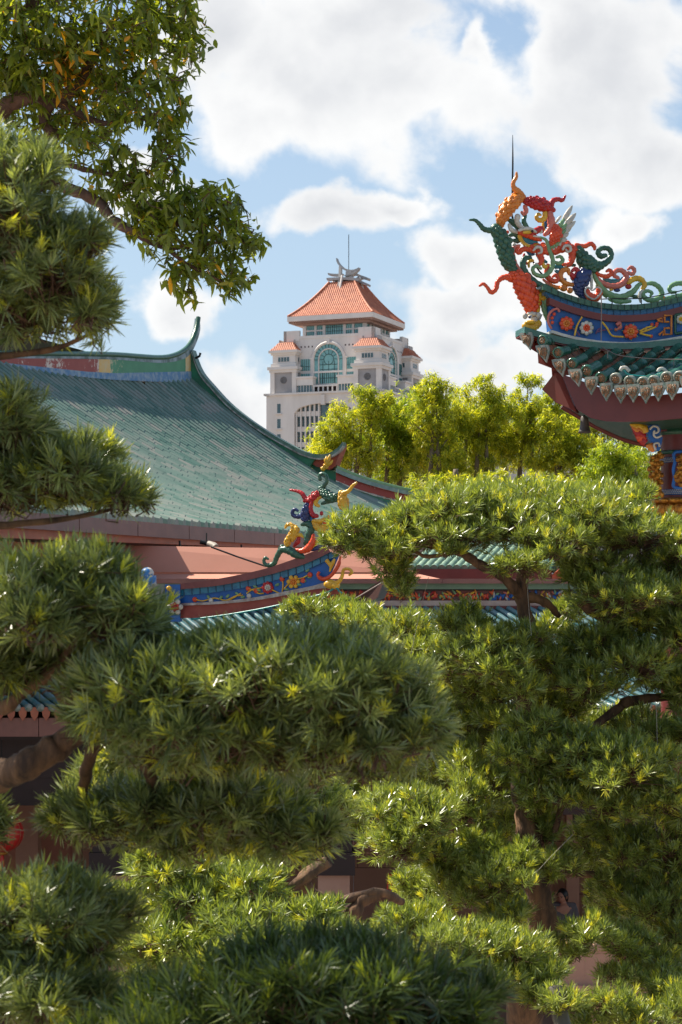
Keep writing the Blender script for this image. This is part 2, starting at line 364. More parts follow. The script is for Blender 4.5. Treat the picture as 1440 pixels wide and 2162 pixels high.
    # great arched window: centre u=uf(590), width
    zA = Z(1155, 12)            # sill
    zSp = Z(960, 12); rO = 3.9; rI = 2.55
    def arch(Wk, k, mgl, mbar, mtr, mvent):
        def disc(mbb, r, v, z0, zs, n=24, inner=None):
            pts = [Wk(-r, v, z0)] + [Wk(-r*math.cos(math.pi*i/n), v, zs + r*math.sin(math.pi*i/n)) for i in range(n+1)] + [Wk(r, v, z0)]
            mbb.add(pts, [tuple(range(len(pts)))])
        disc(mgl, rO, -hB-.03, zA, zSp)
        def archtube(r, rad, v, z0):
            pts = [Wk(-r, v, z0)] + [Wk(-r*math.cos(math.pi*i/24), v, zSp + r*math.sin(math.pi*i/24)) for i in range(25)] + [Wk(r, v, z0)]
            mtr.tube(pts, rad, 4)
        archtube(rO+.15, .42, -hB-.1, zA); archtube(rI, .17, -hB-.15, zA)
        # radial and inner bars
        for q in range(13):
            a = math.pi*q/12; ca, sa = -math.cos(a), math.sin(a)
            mbar.tube([Wk(rI*ca, -hB-.12, zSp+rI*sa), Wk(rO*ca, -hB-.12, zSp+rO*sa)], .06, 4)
        rc = 1.25
        mbar.tube([Wk(rc*math.cos(2*math.pi*i/20), -hB-.12, zSp+rc*math.sin(2*math.pi*i/20)) for i in range(21)], .06, 4)
        for q in range(7):
            a = math.pi*q/6; mbar.tube([Wk(-rc*math.cos(a), -hB-.12, zSp+rc*math.sin(a)), Wk(-rI*math.cos(a), -hB-.12, zSp+rI*math.sin(a))], .05, 4)
        for u in (-1.5, 0, 1.5): mbar.tube([Wk(u, -hB-.12, zA), Wk(u, -hB-.12, zSp-rc*.3)], .05, 4)
        for z in (zSp-1.25, zSp-2.4, zA+1.3): mbar.tube([Wk(-rI, -hB-.12, z), Wk(rI, -hB-.12, z)], .06, 4)
        rbox(mtr, Wk, -rO, rO, -hB-.25, -hB-.04, zSp-3.2, zSp-2.75)
        for u in (-2.2,-1.65,-1.1,-.55,0,.55,1.1,1.65,2.2): rbox(mbar, Wk, u-.06, u+.06, -hB-.14, -hB-.06, zA, zSp-3.2)
        # side windows
        for sx in (-1, 1):
            for (za, zb) in ((zSp-2.5, zSp+.3), (zA+.2, zSp-3.2)):
                rbox(mgl, Wk, sx*4.7, sx*7.3, -hB-.05, -hB+.3, za, zb)
                for j in range(6): rbox(mbar, Wk, sx*4.7+sx*2.55*j/5-.06, sx*4.7+sx*2.55*j/5+.06, -hB-.12, -hB-.02, za, zb)
                rbox(mbar, Wk, sx*4.7, sx*7.3, -hB-.125, -hB-.025, za+(zb-za)*.35, za+(zb-za)*.35+.1)
            rbox(mtr, Wk, sx*4.05, sx*4.65, -hB-.3, -hB+.1, zA-.5, zSp+.2); rbox(mtr, Wk, sx*3.9, sx*4.9, -hB-.4, -hB+.1, zSp+.2, zSp+.55)
            rbox(mtr, Wk, sx*7.3, sx*7.5, -hB-.2, -hB+.1, zA-.5, zSp+.4)
        rbox(mtr, Wk, -.35, .35, -hB-.6, -hB+.1, zSp+3.6, zSp+4.9)
        for sx in (-1, 1):
            for j in range(4): rbox(mvent, Wk, sx*(4.3+.95*j)-.16, sx*(4.3+.95*j)+.16, -hB-.02, -hB+.2, zTopB-3.6, zTopB-3.2)
    ring4(arch, ('arched_window', glass, None), ('glazing_bars', frame, 0), ('window_surround', trim, None), ('vent_holes', M_dark, None))
    # corner turrets
    for (cu, cv) in ((-1,-1),(1,-1),(1,1),(-1,1)):
        tc = 10.8
        zt0 = Z(870, 13.6); zt1 = Z(812, 11)
        mq = MB()
        # turret hip roof (short ridge)
        def turret_roof(m_, cx, cy):
            h0, h1 = 3.6, 1.9
            def prof(s): return h0 + (h1-h0)*s, zt0 + 2.0*(s - .2*s*(1-s))
            for k in range(4):
                c, s_ = [(1,0),(0,1),(-1,0),(0,-1)][k]
                Wk = lambda u, v, z: W(cx + c*u - s_*v, cy + s_*u + c*v, z)
                vs = []
                for i in range(5): h, z = prof(i/4); vs += [Wk(-h,-h,z), Wk(h,-h,z)]
                m_.add(vs, [(2*i,2*i+1,2*i+3,2*i+2) for i in range(4)])
                for j in range(15):
                    u = -h0 + j*2*h0/14; sm = 1 if abs(u) <= h1 else (h0-abs(u))/(h0-h1)
                    if sm > .05: m_.tube([Wk(u, -prof(sm*i/3)[0], prof(sm*i/3)[1]) for i in range(4)], .1, 4, cap=False)
            m_.box(W(cx, cy, zt0+2.0), 3.8, 3.8, .12, e1, e2, up)
        turret_roof(mq, cu*tc, cv*tc)
        tr = mq.build('turret_roof', tile, t)
        mp = MB()
        for s_ in (-1, 1): mp.box(W(cu*tc+s_*1.9, cv*tc, zt0+2.2), .3, 2.4, 1.1, e1, e2, up)
        mp.build('roof_fin', gm, tr)
        mw = MB(); mw.box(W(cu*tc, cv*tc, zt0-.3), 7.5, 7.5, .6, e1, e2, up)
        mw.box(W(cu*tc, cv*tc, zt0-.85), 6.6, 6.6, .5, e1, e2, up)
        mw.box(W(cu*tc, cv*tc, Z(940, 13.6)-.3), 5.9, 5.9, 3.9, e1, e2, up)
        zb0 = Z(1025, 14.4)
        mw.box(W(cu*tc, cv*tc, Z(985, 14)-.3), 6.6, 6.6, 1.1, e1, e2, up)
        mw.box(W(cu*tc, cv*tc, zb0+.35), 7.9, 7.9, .7, e1, e2, up)
        mw.box(W(cu*tc, cv*tc, zb0-.3), 7.2, 7.2, .7, e1, e2, up)
        mw.build('turret_wall', wall, t)
        mw = MB(); z1 = zb0 - .6; z0 = zP - .2
        mw.box(W(cu*tc, cv*tc, (z0+z1)/2), 6.2, 6.2, z1-z0, e1, e2, up); mw.build('turret_panel', grey, t)
        for a in (-1, 1):
            for b in (-1, 1):
                mw = MB(); mw.box(W(cu*tc+a*2.85, cv*tc+b*2.85, (z0+z1)/2), 1.1, 1.1, z1-z0, e1, e2, up); mw.build('pilaster', trim, t)
        for k in range(4):
            mw = MB(); md = MB(); mem = MB()
            c, s_ = [(1,0),(0,1),(-1,0),(0,-1)][k]
            Wk = lambda u, v, z: W(cu*tc + c*u - s_*v, cv*tc + s_*u + c*v, z)
            zc = z1 - 1.9
            mem.tube([Wk(.75*math.cos(i*math.pi/10), -3.16, zc+.75*math.sin(i*math.pi/10)) for i in range(21)], .13, 4)
            for x in (-.35, 0, .35): mem.tube([Wk(x, -3.16, zc-.6), Wk(x, -3.16, zc+.6)], .07, 4)
            for x in (-.3, .25): mem.tube([Wk(-.6, -3.16, zc+x), Wk(.6, -3.16, zc+x)], .06, 4)
            mem.add([Wk(.75*math.cos(i*math.pi/10), -3.12, zc+.75*math.sin(i*math.pi/10)) for i in range(20)], [tuple(range(20))])
            zw = Z(945, 13.6)
            rb = lambda m_, u0, u1, za, zb, d: m_.box(Wk((u0+u1)/2, -2.97, (za+zb)/2), u1-u0, d, zb-za, Wk(1,0,0)-Wk(0,0,0), Wk(0,1,0)-Wk(0,0,0), up)
            rb(md, -1.5, 1.5, zw-.5, zw+.55, .1)
            for x in (-1.5,-.75,0,.75,1.5): rb(mw, x-.05, x+.05, zw-.5, zw+.55, .2)
            mem.build('round_emblem', mat('tower emblem', (.20,.19,.19), rough=.8), t); wd = md.build('turret_window', dglass, t); mw.build('window_bars', trim, wd)
    # balconies between turrets
    def balc(Wk, k, mb, mg2, mk):
        for sx in (-1, 1):
            rbox(mb, Wk, sx*3.2, sx*8.2, -hB-2.4, -hB-.3, zP+1.9, zP+3.6); rbox(mb, Wk, sx*3.0, sx*8.2, -hB-2.7, -hB-.3, zP+3.6, zP+4.0)
            rbox(mg2, Wk, sx*3.4, sx*8.1, -hB-2.1, -hB-.5, zP, zP+1.9)
            for j in range(7): rbox(mb, Wk, sx*(3.4+.75*j)-.06, sx*(3.4+.75*j)+.06, -hB-2.18, -hB-2.05, zP, zP+1.9)
        rbox(mb, Wk, -3.2, 3.2, -hB-2.3, -hB-.4, zP+1.5, zP+1.8)
        for j in range(6): rbox(mb, Wk, -3.0+1.2*j-.15, -3.0+1.2*j+.15, -hB-2.2, -hB-1.9, zP, zP+1.5)
        rbox(mk, Wk, -3.1, 3.1, -hB-1.2, -hB-.9, zP, zP+1.5)
    ring4(balc, ('balcony', trim, None), ('balcony_glass', dglass, 0), ('balcony_recess', M_dark, 0))
    # shaft with corner pylons and the great arch of windows
    hP = 14.9
    mb = MB(); cube(mb, -hP+1.2, hP-1.2, -hP+1.2, hP-1.2, 0, zP-.3); mb.build('shaft_glazing', dglass, t)
    zArc = Z(1310, 15); spring = Z(1385, 15)
    class _H:
        def box(s, *a): m = MB(); m.box(*a); m.build('window_head', dglass, t)
    mv = _H()
    def shaft(Wk, side, mb):
        aw = 7.6
        for sx in (-1, 1):
            rbox(mb, Wk, sx*aw, sx*(hP if sx > 0 else hP-3.01), -hP, -hP+3.0, 0, zP-.35)
            for k in range(14):
                zc = Z(1340, 15) - k*3.65
                if zc < 2: break
                if side < 2 and k < 7: ms = MB(); rbox(ms, Wk, sx*11.6-.45, sx*11.6+.45, -hP-.02, -hP+.2, zc-1.1, zc+1.1); ms.build('slit_window', dglass, t)
                rbox(mb, Wk, sx*11.6-.8, sx*11.6+.8, -hP-.5, -hP+.2, zc-1.45, zc-1.2)
        rbox(mb, Wk, -hP-.5, hP+.5, -hP-.5, -hP+.9, zP-.36, zP+.12)
        rbox(mb, Wk, -aw-.01, aw+.01, -hP-.01, -hP+1.5, zArc, zP-.355)
        # spandrels
        n = 16; top = [Wk(-aw+2*aw*i/n, -hP-.012, zArc+.02) for i in range(n+1)]
        bot = [Wk(-aw+2*aw*i/n, -hP-.012, spring + (zArc-spring)*math.sqrt(max(0, 1-((2*i/n-1))**2))) for i in range(n+1)]
        mb.strip(top, bot, Wk(0,1.3,0)-Wk(0,0,0))
        rbox(mb, Wk, -.5, .5, -hP-.7, -hP+.3, zArc-.4, zArc+1.9)
        for j in range(-6, 7):
            if abs(j) < 1: continue
            u = 1.2*j + (.3 if j > 0 else -.3) ; u *= .97
            rbox(mb, Wk, u-.17, u+.17, -hP+.5, -hP+1.25, 0, zArc)
        for k in range(16):
            z = Z(1385, 15) - 3.65*k
            if z < 1: break
            rbox(mb, Wk, -aw, -1.2, -hP+.75, -hP+1.24, z-.75, z+.45); rbox(mb, Wk, 1.2, aw, -hP+.75, -hP+1.24, z-.75, z+.45)
            if side == 0 and k < 6:
                for j in range(-6, 6):
                    ua, ub = (1.2*j-.3*(1 if j<=0 else -1))*.97, (1.2*(j+1)-.3*(1 if j+1<=0 else -1))*.97
                    ms = MB(); rbox(ms, Wk, ua+.25, ub-.25, -hP+1.1, -hP+1.3, z-3.1, z-.85); w_ = ms.build('window', dglass, t)
                    ms = MB(); rbox(ms, Wk, (ua+ub)/2-.04, (ua+ub)/2+.04, -hP+1.04, -hP+1.2, z-3.1, z-.85); rbox(ms, Wk, ua+.25, ub-.25, -hP+1.05, -hP+1.2, z-1.5, z-1.4); ms.build('frame', frame, w_)
            if side == 0 and k < 6: rbox(mv, Wk, -aw, -1.2, -hP+.7, -hP+1.0, z-1.0, z-.85); rbox(mv, Wk, 1.2, aw, -hP+.7, -hP+1.0, z-1.0, z-.85)
    ring4(shaft, ('shaft_wall', wall, None))
    return t
build_tower()
# ============================================================ TEMPLE HALL
def build_hall():
    Rv = Vector((.31, .95, 0)).normalized(); Dv = Vector((Rv.y, -Rv.x, 0)); up = Vector((0,0,1))
    E0 = P(410, 800, 52); V = 8.1
    t = thing('temple_hall', (E0.x, E0.y, 0), 'large temple hall with long green glazed tile roof and curved swallowtail ridge, on the left', 'temple hall')
    def zr(u): return E0.z - .85 + .85 * min(1.0, abs((u+13)/13)) ** 2.6
    def ze(u): return CZ + 1.11 + (.55 * max(0, (u+6)/13) ** 2 if u > -6 else 0)
    def S(u, v, dz=0):
        s = v / V; g = 1.52*s - .52*s*s
        if u > 0: z = zr(0) + (ze(u) - zr(0)) * g
        else: z = zr(u) + (ze(u) - zr(u)) * g
        q = Vector((E0.x, E0.y, 0)) + Rv*u + Dv*v; return Vector((q.x, q.y, z + dz))
    v1 = 4.0; umax = V - v1
    # underlay
    mb = MB(); us = [-34 + i*.85 for i in range(41)]; n = 12
    for u0, u1 in zip(us, us[1:]):
        mb.add([S(u0, V*i/n, -.06) for i in range(n+1)] + [S(u1, V*i/n, -.06) for i in range(n+1)], [(i, n+1+i, n+2+i, i+1) for i in range(n)], True)
    for k in range(8):
        u0, u1 = umax*k/8, umax*(k+1)/8
        mb.add([S(u0, v1+u0 + (V-v1-u0)*i/6, -.06) for i in range(7)] + [S(u1, v1+u1 + (V-v1-u1)*i/6, -.06) for i in range(7)], [(i, 7+i, 8+i, i+1) for i in range(6)], True)
    # far side of the roof so that the hall is a closed building
    def SB(u, v): p = S(u, v); q = Vector((E0.x, E0.y, 0)) + Rv*u - Dv*v; return Vector((q.x, q.y, p.z-.06))
    mb.add([SB(-34,0), SB(0,0), SB(0,V), SB(-34,V)], [(0,1,2,3)])
    roof = mb.build('roof', mat('pan tiles', (.015,.035,.028), rough=.7, col2=(.04,.055,.045), scale=4), t)  # near-black, so the shade between the rolls is in the colour
    # cover tile rolls, each roll is a run of overlapping half pipes
    mb = MB(); rng = random.Random(3)
    def roll(u, va, vb):
        L = vb - va; nt_ = max(2, int(L/.36)); va -= rng.uniform(0, .34)*(u<0); L = vb - va; rings = []; m = 5
        for i in range(nt_):
            for e, rr in ((0, .078), (.95, .082)):
                v = va + L*(i+e)/nt_; c = S(u, v); dz = rng.uniform(-.004, .004)
                for k in range(m):
                    a = math.pi*k/(m-1); rings.append(c + Rv*math.cos(a)*rr + up*(math.sin(a)*rr*1.7 - .05 + dz))
        q = len(rings)//m
        mb.add(rings, [(i*m+k, i*m+k+1, (i+1)*m+k+1, (i+1)*m+k) for i in range(q-1) for k in range(m-1)])
        mb.add(rings[-m:], [tuple(range(m))])
    u = -31.0
    while u < -.1: roll(u, .1, V + .1); u += .31
    while u < umax - .2: roll(u, v1 + u + .1, V + .1); u += .31
    tile = brick_tile_mat()
    mb.build('cover_tiles', tile, roof)
    # main ridge: bands traced on the photo, distance from the hall plan
    def Yr(px):
        k = (px-720)/F; tt = (E0.x - k*E0.y) / (Rv.x - k*Rv.y); return E0.y - tt*Rv.y
    def up_pts(pts, off=0): return [P(x, y, Yr(x) - off) for x, y in pts]
    cap = [(-260,738),(-120,742),(0,748),(130,749),(240,751),(330,757),(365,753),(388,742),(402,727),(412,705),(417,685),(419,672)]
    capb = [(-260,745),(-120,750),(0,756),(130,757),(240,759),(330,766),(370,763),(393,755),(407,740),(418,715),(423,695),(422,676)]
    mb = MB(); dv = -Dv*.2
    def sm(p): return [tuple(q)[:2] for q in [(v.x, v.y) for v in catmull([(x, y, 0) for x, y in p], 4)]]
    ct, cbm = sm(cap), sm(capb)
    mb.strip(up_pts(ct, .06), up_pts(cbm, .06), -Dv*.11)
    rc = mb.build('ridge_cap', mat('ridge cap weathered', (.30,.37,.42), rough=.6, col2=(.10,.15,.14), scale=2.5, lo=.4, hi=.6), t)
    mb = MB(); mb.tube(up_pts([(x, y-2) for x, y in ct]), .07, 6); mb.build('ridge_roll', M_green, rc)
    def band(name, xs, topf, botf, m, off):
        mb = MB(); mb.strip(up_pts([(x, curve2(topf, x)) for x in xs], off), up_pts([(x, curve2(botf, x)) for x in xs], off), dv); return mb.build(name, m, t)
    tp = [(-260,745),(0,756),(130,757),(240,759),(330,766),(370,763),(390,757),(406,744)]
    pb = [(-260,762),(0,765),(100,776),(207,787),(233,788),(407,784)]
    bb = [(-260,775),(0,773),(60,783),(130,792),(240,802),(410,809)]
    flaky = lambda nm, a, b: peel_mat(nm, a, b)
    yell = mat('ridge yellow', (.72,.42,.10), rough=.6, col2=(.62,.50,.30), scale=3)
    xs = lambda a, b: [a + (b-a)*i/12 for i in range(13)]
    band('ridge_panel', xs(-260, 209), tp, pb, flaky('peeling red', (.25,.05,.04), (.65,.55,.48)), .05)['label'] = 'peeling red ridge panel'
    band('ridge_panel', xs(209, 233), tp, pb, yell, .055)
    band('ridge_panel', xs(233, 392), tp, pb, flaky('peeling green', (.06,.20,.11), (.50,.45,.28)), .05)['label'] = 'faded green ridge panel'
    band('ridge_panel', xs(392, 408), tp, pb, yell, .055)
    band('ridge_base', xs(-260, 411), pb, bb, mat('ridge base blue', (.08,.20,.38), rough=.6, col2=(.26,.34,.42), scale=6, lo=.42, hi=.6), .10)
    # descending gable ridge
    def Yd(px): return 52 - (px-412)*.0041
    def pd(pts, off=0): return [P(x, y, Yd(x)-off) for x, y in pts]
    def smooth_pair(A, B): return sm(A), sm(B)
    o_ = [(405,738),(413,762),(424,785),(443,808),(480,848),(519,880),(560,908),(605,934),(638,951),(668,959),(692,957),(712,946),(723,933)]
    g_ = [(402,800),(408,814),(418,826),(432,842),(462,870),(496,895),(540,921),(588,948),(627,969),(652,987),(678,1001),(692,1010),(704,1018)]
    oi = [(x-2 if i < 10 else x, y+7) for i, (x, y) in enumerate(o_)]
    mb = MB(); a, b = smooth_pair(oi[:10], g_[:10]); mb.strip(pd(a, .32), pd(b, .32), Rv*.4); 
    mb.add([], []); mb.strip(pd([(638,952),(668,985),(695,992),(709,996)], .1), pd([(630,962),(655,985),(690,1012),(709,1024)], .1), Rv*.45)
    mb.build('gable_ridge', M_gpaint, t)
    mb = MB(); a, b = smooth_pair(o_, [(x, y+8) for x, y in o_]); mb.strip(pd(a, .36), pd(b, .36), Rv*.3); gc = mb.build('gable_ridge_cap', mat('gable cap', (.05,.13,.09), rough=.45, col2=(.16,.22,.18), scale=5), t)
    mb = MB(); a, b = smooth_pair([(x, y+8) for x, y in o_], [(x, y+11) for x, y in o_]); mb.strip(pd(a, .38), pd(b, .38), Rv*.2); mb.build('cap_edge', mat('chalk edge', (.55,.53,.5), rough=.7, col2=(.2,.16,.14), scale=6), gc)
    mb = MB(); mb.strip(pd([(636,957),(665,966),(690,964),(712,953),(723,936)], .2), pd([(640,967),(668,985),(696,992),(706,985),(722,945)], .2), Rv*.4); mb.build('ridge_tail', M_redp, t)
    mb = MB()
    for dx, dy, r, l in ((-6,2,8,12),(-2,-6,7,14),(4,-8,7,14),(8,-2,6,12),(-10,8,9,10),(0,6,9,9)):
        mb.tube([P(690, 984, 50.4), P(690+dx, 980+dy*1.4, 50.35), P(690+dx*1.3+2, 976+dy*2, 50.4)], [.03, r*.009, .02], 6)
    mb.build('yellow_leaf_ornament', M_yellow, t)
    mb = MB(); mb.tube([P(413,756,51.6), P(421,752,51.5), P(423,745,51.5)], .035, 5); mb.build('iron_hook', M_iron, t)
    # hip ridge
    def Yh(px): return 50.8 + (px-710)*.0068
    hp = [(709,990),(742,1004),(783,1018),(843,1034),(903,1044),(960,1046)]
    def ph(pts, off=0): return [P(x, y, Yh(x)-off) for x, y in pts]
    hs = sm(hp)
    for nm, a, b, m, off in (('hip_ridge_cap', -2, 7, M_cap, .2), ('hip_ridge_panel', 7, 24, peel_mat('hip red', (.26,.035,.025), (.6,.52,.45)), .1), ('hip_ridge_line', 24, 27, M_white, .14), ('hip_ridge_base', 27, 40, M_gpaint, .12)):
        mb = MB(); mb.strip(ph([(x, y+a) for x, y in hs], off), ph([(x, y+b*(1-.15*(x-709)/250)) for x, y in hs], off), (.1,.4,0)); mb.build(nm, m, t)
    mb = MB(); mb.tube(ph([(x, y-3) for x, y in hs], .1), .07, 6); mb.build('hip_ridge_roll', M_lgreen, t)
    # eaves: fascia boards, gutter, hangers, wall
    n_ = 17
    for i in range(n_):
        u0, u1 = -30 + i*2.0, -30 + (i+1)*2.0
        mb = MB(); a, b = S(u0+.012, V+.10, -.02), S(u1-.012, V+.10, -.02)
        mb.strip([a, b], [a-up*.22, b-up*.22], -Dv*.05); mb.build('fascia_board', M_fascia, t)
    mb = MB()
    a, b = S(-30, V-.02, -.24), S(3.8, V-.02, -.26); mb.strip([a, b], [a-up*.2, b-up*.2], -Dv*.16); mb.build('gutter', M_gutter, t)
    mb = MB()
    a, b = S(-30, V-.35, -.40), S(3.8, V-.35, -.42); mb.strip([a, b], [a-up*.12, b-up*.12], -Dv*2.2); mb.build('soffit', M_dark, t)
    # gable end closed under the roof
    mb = MB(); g1 = [S(-.3, v_*.5, -.08) for v_ in range(0, 16)]; g2 = [SB(-.3, v_*.5) for v_ in range(0, 16)][::-1]
    mb.slab(g2 + g1[1:], -Rv*.3); mb.build('gable_wall', M_redp, t)
    for px in (202, 375, 505):
        mb = MB(); k = (px-720)/F
        tt = None
        for j in range(400):
            uu = -30 + j*.08; q = S(uu, V+.08, 0)
            if q.x/q.y > k: break
        q = S(uu, V+.1, -.27); mb.tube(catmull([q, q-up*.13, q-up*.22-Dv*.08+Rv*-.06, q-up*.24-Rv*.2], 4), .018, 5); mb.build('downpipe_hook', M_iron, t)
    mb = MB(); a, b = Vector(S(-30, V-1.6, 0)), Vector(S(3.5, V-1.6, 0)); a.z = b.z = CZ+.92; lo = Vector((0,0,CZ+.6))
    mb.strip([a, b], [Vector((a.x,a.y,0)), Vector((b.x,b.y,0))], -Dv*.4); mb.build('wall', M_peach, t)
    return t
def brick_tile_mat():
    m = bpy.data.materials.new('green glazed cover tiles'); m.use_nodes = True; nt = m.node_tree; L = nt.links.new; b = nt.nodes['Principled BSDF']
    tc = nd(nt, 'ShaderNodeTexCoord'); mp = nd(nt, 'ShaderNodeMapping'); mp.inputs['Rotation'].default_value = (0, 0, R(-72)); mp.inputs['Scale'].default_value = (3.23, 2.8, .01); L(tc.outputs['Object'], mp.inputs[0])
    vo = nd(nt, 'ShaderNodeTexVoronoi'); vo.inputs['Scale'].default_value = 1.0; vo.inputs['Randomness'].default_value = 0; L(mp.outputs[0], vo.inputs['Vector'])
    cr = nd(nt, 'ShaderNodeValToRGB'); e = cr.color_ramp.elements; e[0].position = 0; e[0].color = (.065,.14,.11,1); e[1].position = 1; e[1].color = (.22,.225,.195,1)
    for p, c in ((.3,(.105,.18,.145,1)),(.55,(.13,.195,.16,1)),(.8,(.155,.205,.17,1))): k = e.new(p); k.color = c
    sp = nd(nt, 'ShaderNodeSeparateXYZ'); L(vo.outputs['Color'], sp.inputs[0]); L(sp.outputs[0], cr.inputs[0])
    n = nd(nt, 'ShaderNodeTexNoise'); n.inputs['Scale'].default_value = .5; n.inputs['Detail'].default_value = 8; L(tc.outputs['Object'], n.inputs['Vector'])
    mx = nd(nt, 'ShaderNodeMixRGB'); mr = nd(nt, 'ShaderNodeMapRange'); L(n.outputs['Fac'], mr.inputs[0]); mr.inputs[1].default_value = .45; mr.inputs[2].default_value = .75; mr.inputs[4].default_value = .35
    L(mr.outputs[0], mx.inputs[0]); L(cr.outputs[0], mx.inputs[1]); mx.inputs[2].default_value = (.24,.21,.19,1); L(mx.outputs[0], b.inputs['Base Color'])
    b.inputs['Roughness'].default_value = .42; return m
def peel_mat(name, a, c):
    m = bpy.data.materials.new(name); m.use_nodes = True; nt = m.node_tree; L = nt.links.new; b = nt.nodes['Principled BSDF']; b.inputs['Roughness'].default_value = .65
    tc = nd(nt, 'ShaderNodeTexCoord'); n1 = nd(nt, 'ShaderNodeTexNoise'); n1.inputs['Scale'].default_value = .7; L(tc.outputs['Object'], n1.inputs['Vector'])
    n2 = nd(nt, 'ShaderNodeTexNoise'); n2.inputs['Scale'].default_value = 7; n2.inputs['Detail'].default_value = 8; n2.inputs['Roughness'].default_value = .8; L(tc.outputs['Object'], n2.inputs['Vector'])
    s = math_n(nt, 'ADD', math_n(nt, 'MULTIPLY', n1.outputs['Fac'], .5), math_n(nt, 'MULTIPLY', n2.outputs['Fac'], .5))
    mr = nd(nt, 'ShaderNodeMapRange'); L(s, mr.inputs[0]); mr.inputs[1].default_value = .55; mr.inputs[2].default_value = .565
    n4 = nd(nt, 'ShaderNodeTexNoise'); n4.inputs['Scale'].default_value = 2.5; n4.inputs['Detail'].default_value = 6; L(tc.outputs['Object'], n4.inputs['Vector'])
    m0 = nd(nt, 'ShaderNodeMixRGB'); L(n4.outputs['Fac'], m0.inputs[0]); m0.inputs[1].default_value = (*a, 1); m0.inputs[2].default_value = (*[x*1.5+.02 for x in a], 1)
    mx = nd(nt, 'ShaderNodeMixRGB'); L(mr.outputs[0], mx.inputs[0]); L(m0.outputs[0], mx.inputs[1]); mx.inputs[2].default_value = (*c, 1); L(mx.outputs[0], b.inputs['Base Color']); return m
build_hall()
# ============================================================ ornaments helpers
def zmap(x0, y0, sc): return lambda zx, zy: (x0 + zx/sc, y0 + zy/sc)
class Orn:
    """pieces of a glazed shard ornament, traced in a zoom frame and built as scaled round bodies at a real distance"""
    def __init__(s, root, zm, Y, sc, slope=0.0, x0=0, fat=1.0):
        s.fat = fat; s.root = root; s.zm = zm; s.Yb = Y; s.sc = sc; s.slope = slope; s.x0 = x0
    def p(s, q, dy=0):
        x, y = s.zm(q[0], q[1]); Y = s.Yb + (x - s.x0) * s.slope + dy; return P(x, y, Y)
    def r(s, v): return v / s.sc / F * s.Yb
    def body(s, name, m, pts, rad, dy=0, scales=0, n=9, flat=.75, label=None):
        """scales: overlapping scale bumps along the body"""
        mb = MB(); path = catmull([s.p(q, dy) for q in pts], 6); N = len(path) - 1
        rr = [s.r(v)*s.fat for v in interp(rad, N)]
        # ringed segments: every shard is a little bead along the body
        beads = [x * (1 + (.10 if (i % 3) == 1 else (-.06 if (i % 3) == 0 else .03))) for i, x in enumerate(rr)]
        mb.tube(path, beads, n, flat=flat)
        mb.ball(path[-1], rr[-1], rr[-1]*flat, rr[-1], 8, 5); mb.ball(path[0], rr[0], rr[0]*flat, rr[0], 8, 5)
        if scales:
            rng = random.Random(len(s.v) if hasattr(s, 'v') else len(pts)*17)
            i = 1; row = 0; scales = {5:3, 4:3, 3:2, 2:2}[scales]
            while i < N:
                t = (path[min(i+1, N)] - path[i-1]).normalized(); sd = t.cross(Vector((0,1,0))).normalized()
                w = rr[i]; k = scales
                for j in range(k):
                    a = -1 + 2*(j + .5 + (.5 if row % 2 else 0)) / k
                    if abs(a) > 1: continue
                    c = path[i] + sd * w * a * .88 + Vector((0, -w*flat*math.sqrt(max(0.02, 1-a*a)), 0))
                    M = Matrix((sd, Vector((0,1,0)), t)).transposed()
                    mb.ball(c, w/k*1.02, w*.20, w/k*1.25, 9, 5, M)
                i += 2; row += 1
        o = mb.build(name, m, s.root)
        if label: o['label'] = label
        return o
    def blob(s, name, m, q, rx, ry, dy=0, parent=None, d=.5):
        mb = MB(); mb.ball(s.p(q, dy), s.r(rx), s.r(max(rx, ry)*d), s.r(ry), 12, 8); return mb.build(name, m, parent or s.root)
    def feather(s, name, m, pairs, w, dy=0, parent=None):
        mb = MB()
        for a, b in pairs:
            A, B = s.p(a, dy), s.p(b, dy); path = [A.lerp(B, i/6) for i in range(7)]
            for i, q in enumerate(path): q.y -= s.r(w)*.7*math.sin(math.pi*i/6)
            mb.tube(path, [s.r(w)*x for x in (.45,.8,1,1,.95,.7,.25)], 8, flat=.45)
        return mb.build(name, m, parent or s.root)
def flower(root, c, r, m_out, m_in, n=8, rings=2):
    mb = MB()
    for k in range(n):
        a = 2*math.pi*k/n; mb.ball(c + Vector((math.cos(a)*r*.68, -.01, math.sin(a)*r*.68)), r*.34, r*.22, r*.34, 8, 5)
    f = mb.build('flower', m_out, root); mb = MB()
    for k in range(n):
        a = 2*math.pi*(k+.5)/n; mb.ball(c + Vector((math.cos(a)*r*.36, -r*.18, math.sin(a)*r*.36)), r*.2, r*.18, r*.22, 7, 5)
    mb.ball(c + Vector((0, -r*.28, 0)), r*.2, r*.2, r*.2, 8, 5); mb.build('flower_centre', m_in, f); return f
# ============================================================ PAVILION on the right
TH = R(35); Ed = Vector((math.cos(TH), -math.sin(TH), 0)); En = Vector((math.sin(TH), math.cos(TH), 0)); UP = Vector((0,0,1))
K0 = P(1112, 715, 20.0)                                       # the roof corner
z3 = zmap(1060, 640, 3.789); z2 = zmap(960, 270, 3.0)
def t_of(px): k = (px-720)/F; return (k*K0.y - K0.x) / (Ed.x - k*Ed.y)
def on_eave(px, py, n=0):
    t = t_of(px); Y = K0.y + Ed.y*t; return P(px, py, Y) , t
Hd = Vector((math.cos(R(10)), math.sin(R(10)), 0))
def Yhip(px): k = (px-720)/F; h = (k*K0.y - K0.x) / (Hd.x - k*Hd.y); return K0.y + Hd.y*h
HB = [(x, y) for x, y in (z3(a, b) for a, b in ((160,190),(350,290),(600,340),(900,372),(1200,362),(1440,330)))] + [(1520,716),(1650,685),(1800,640)]
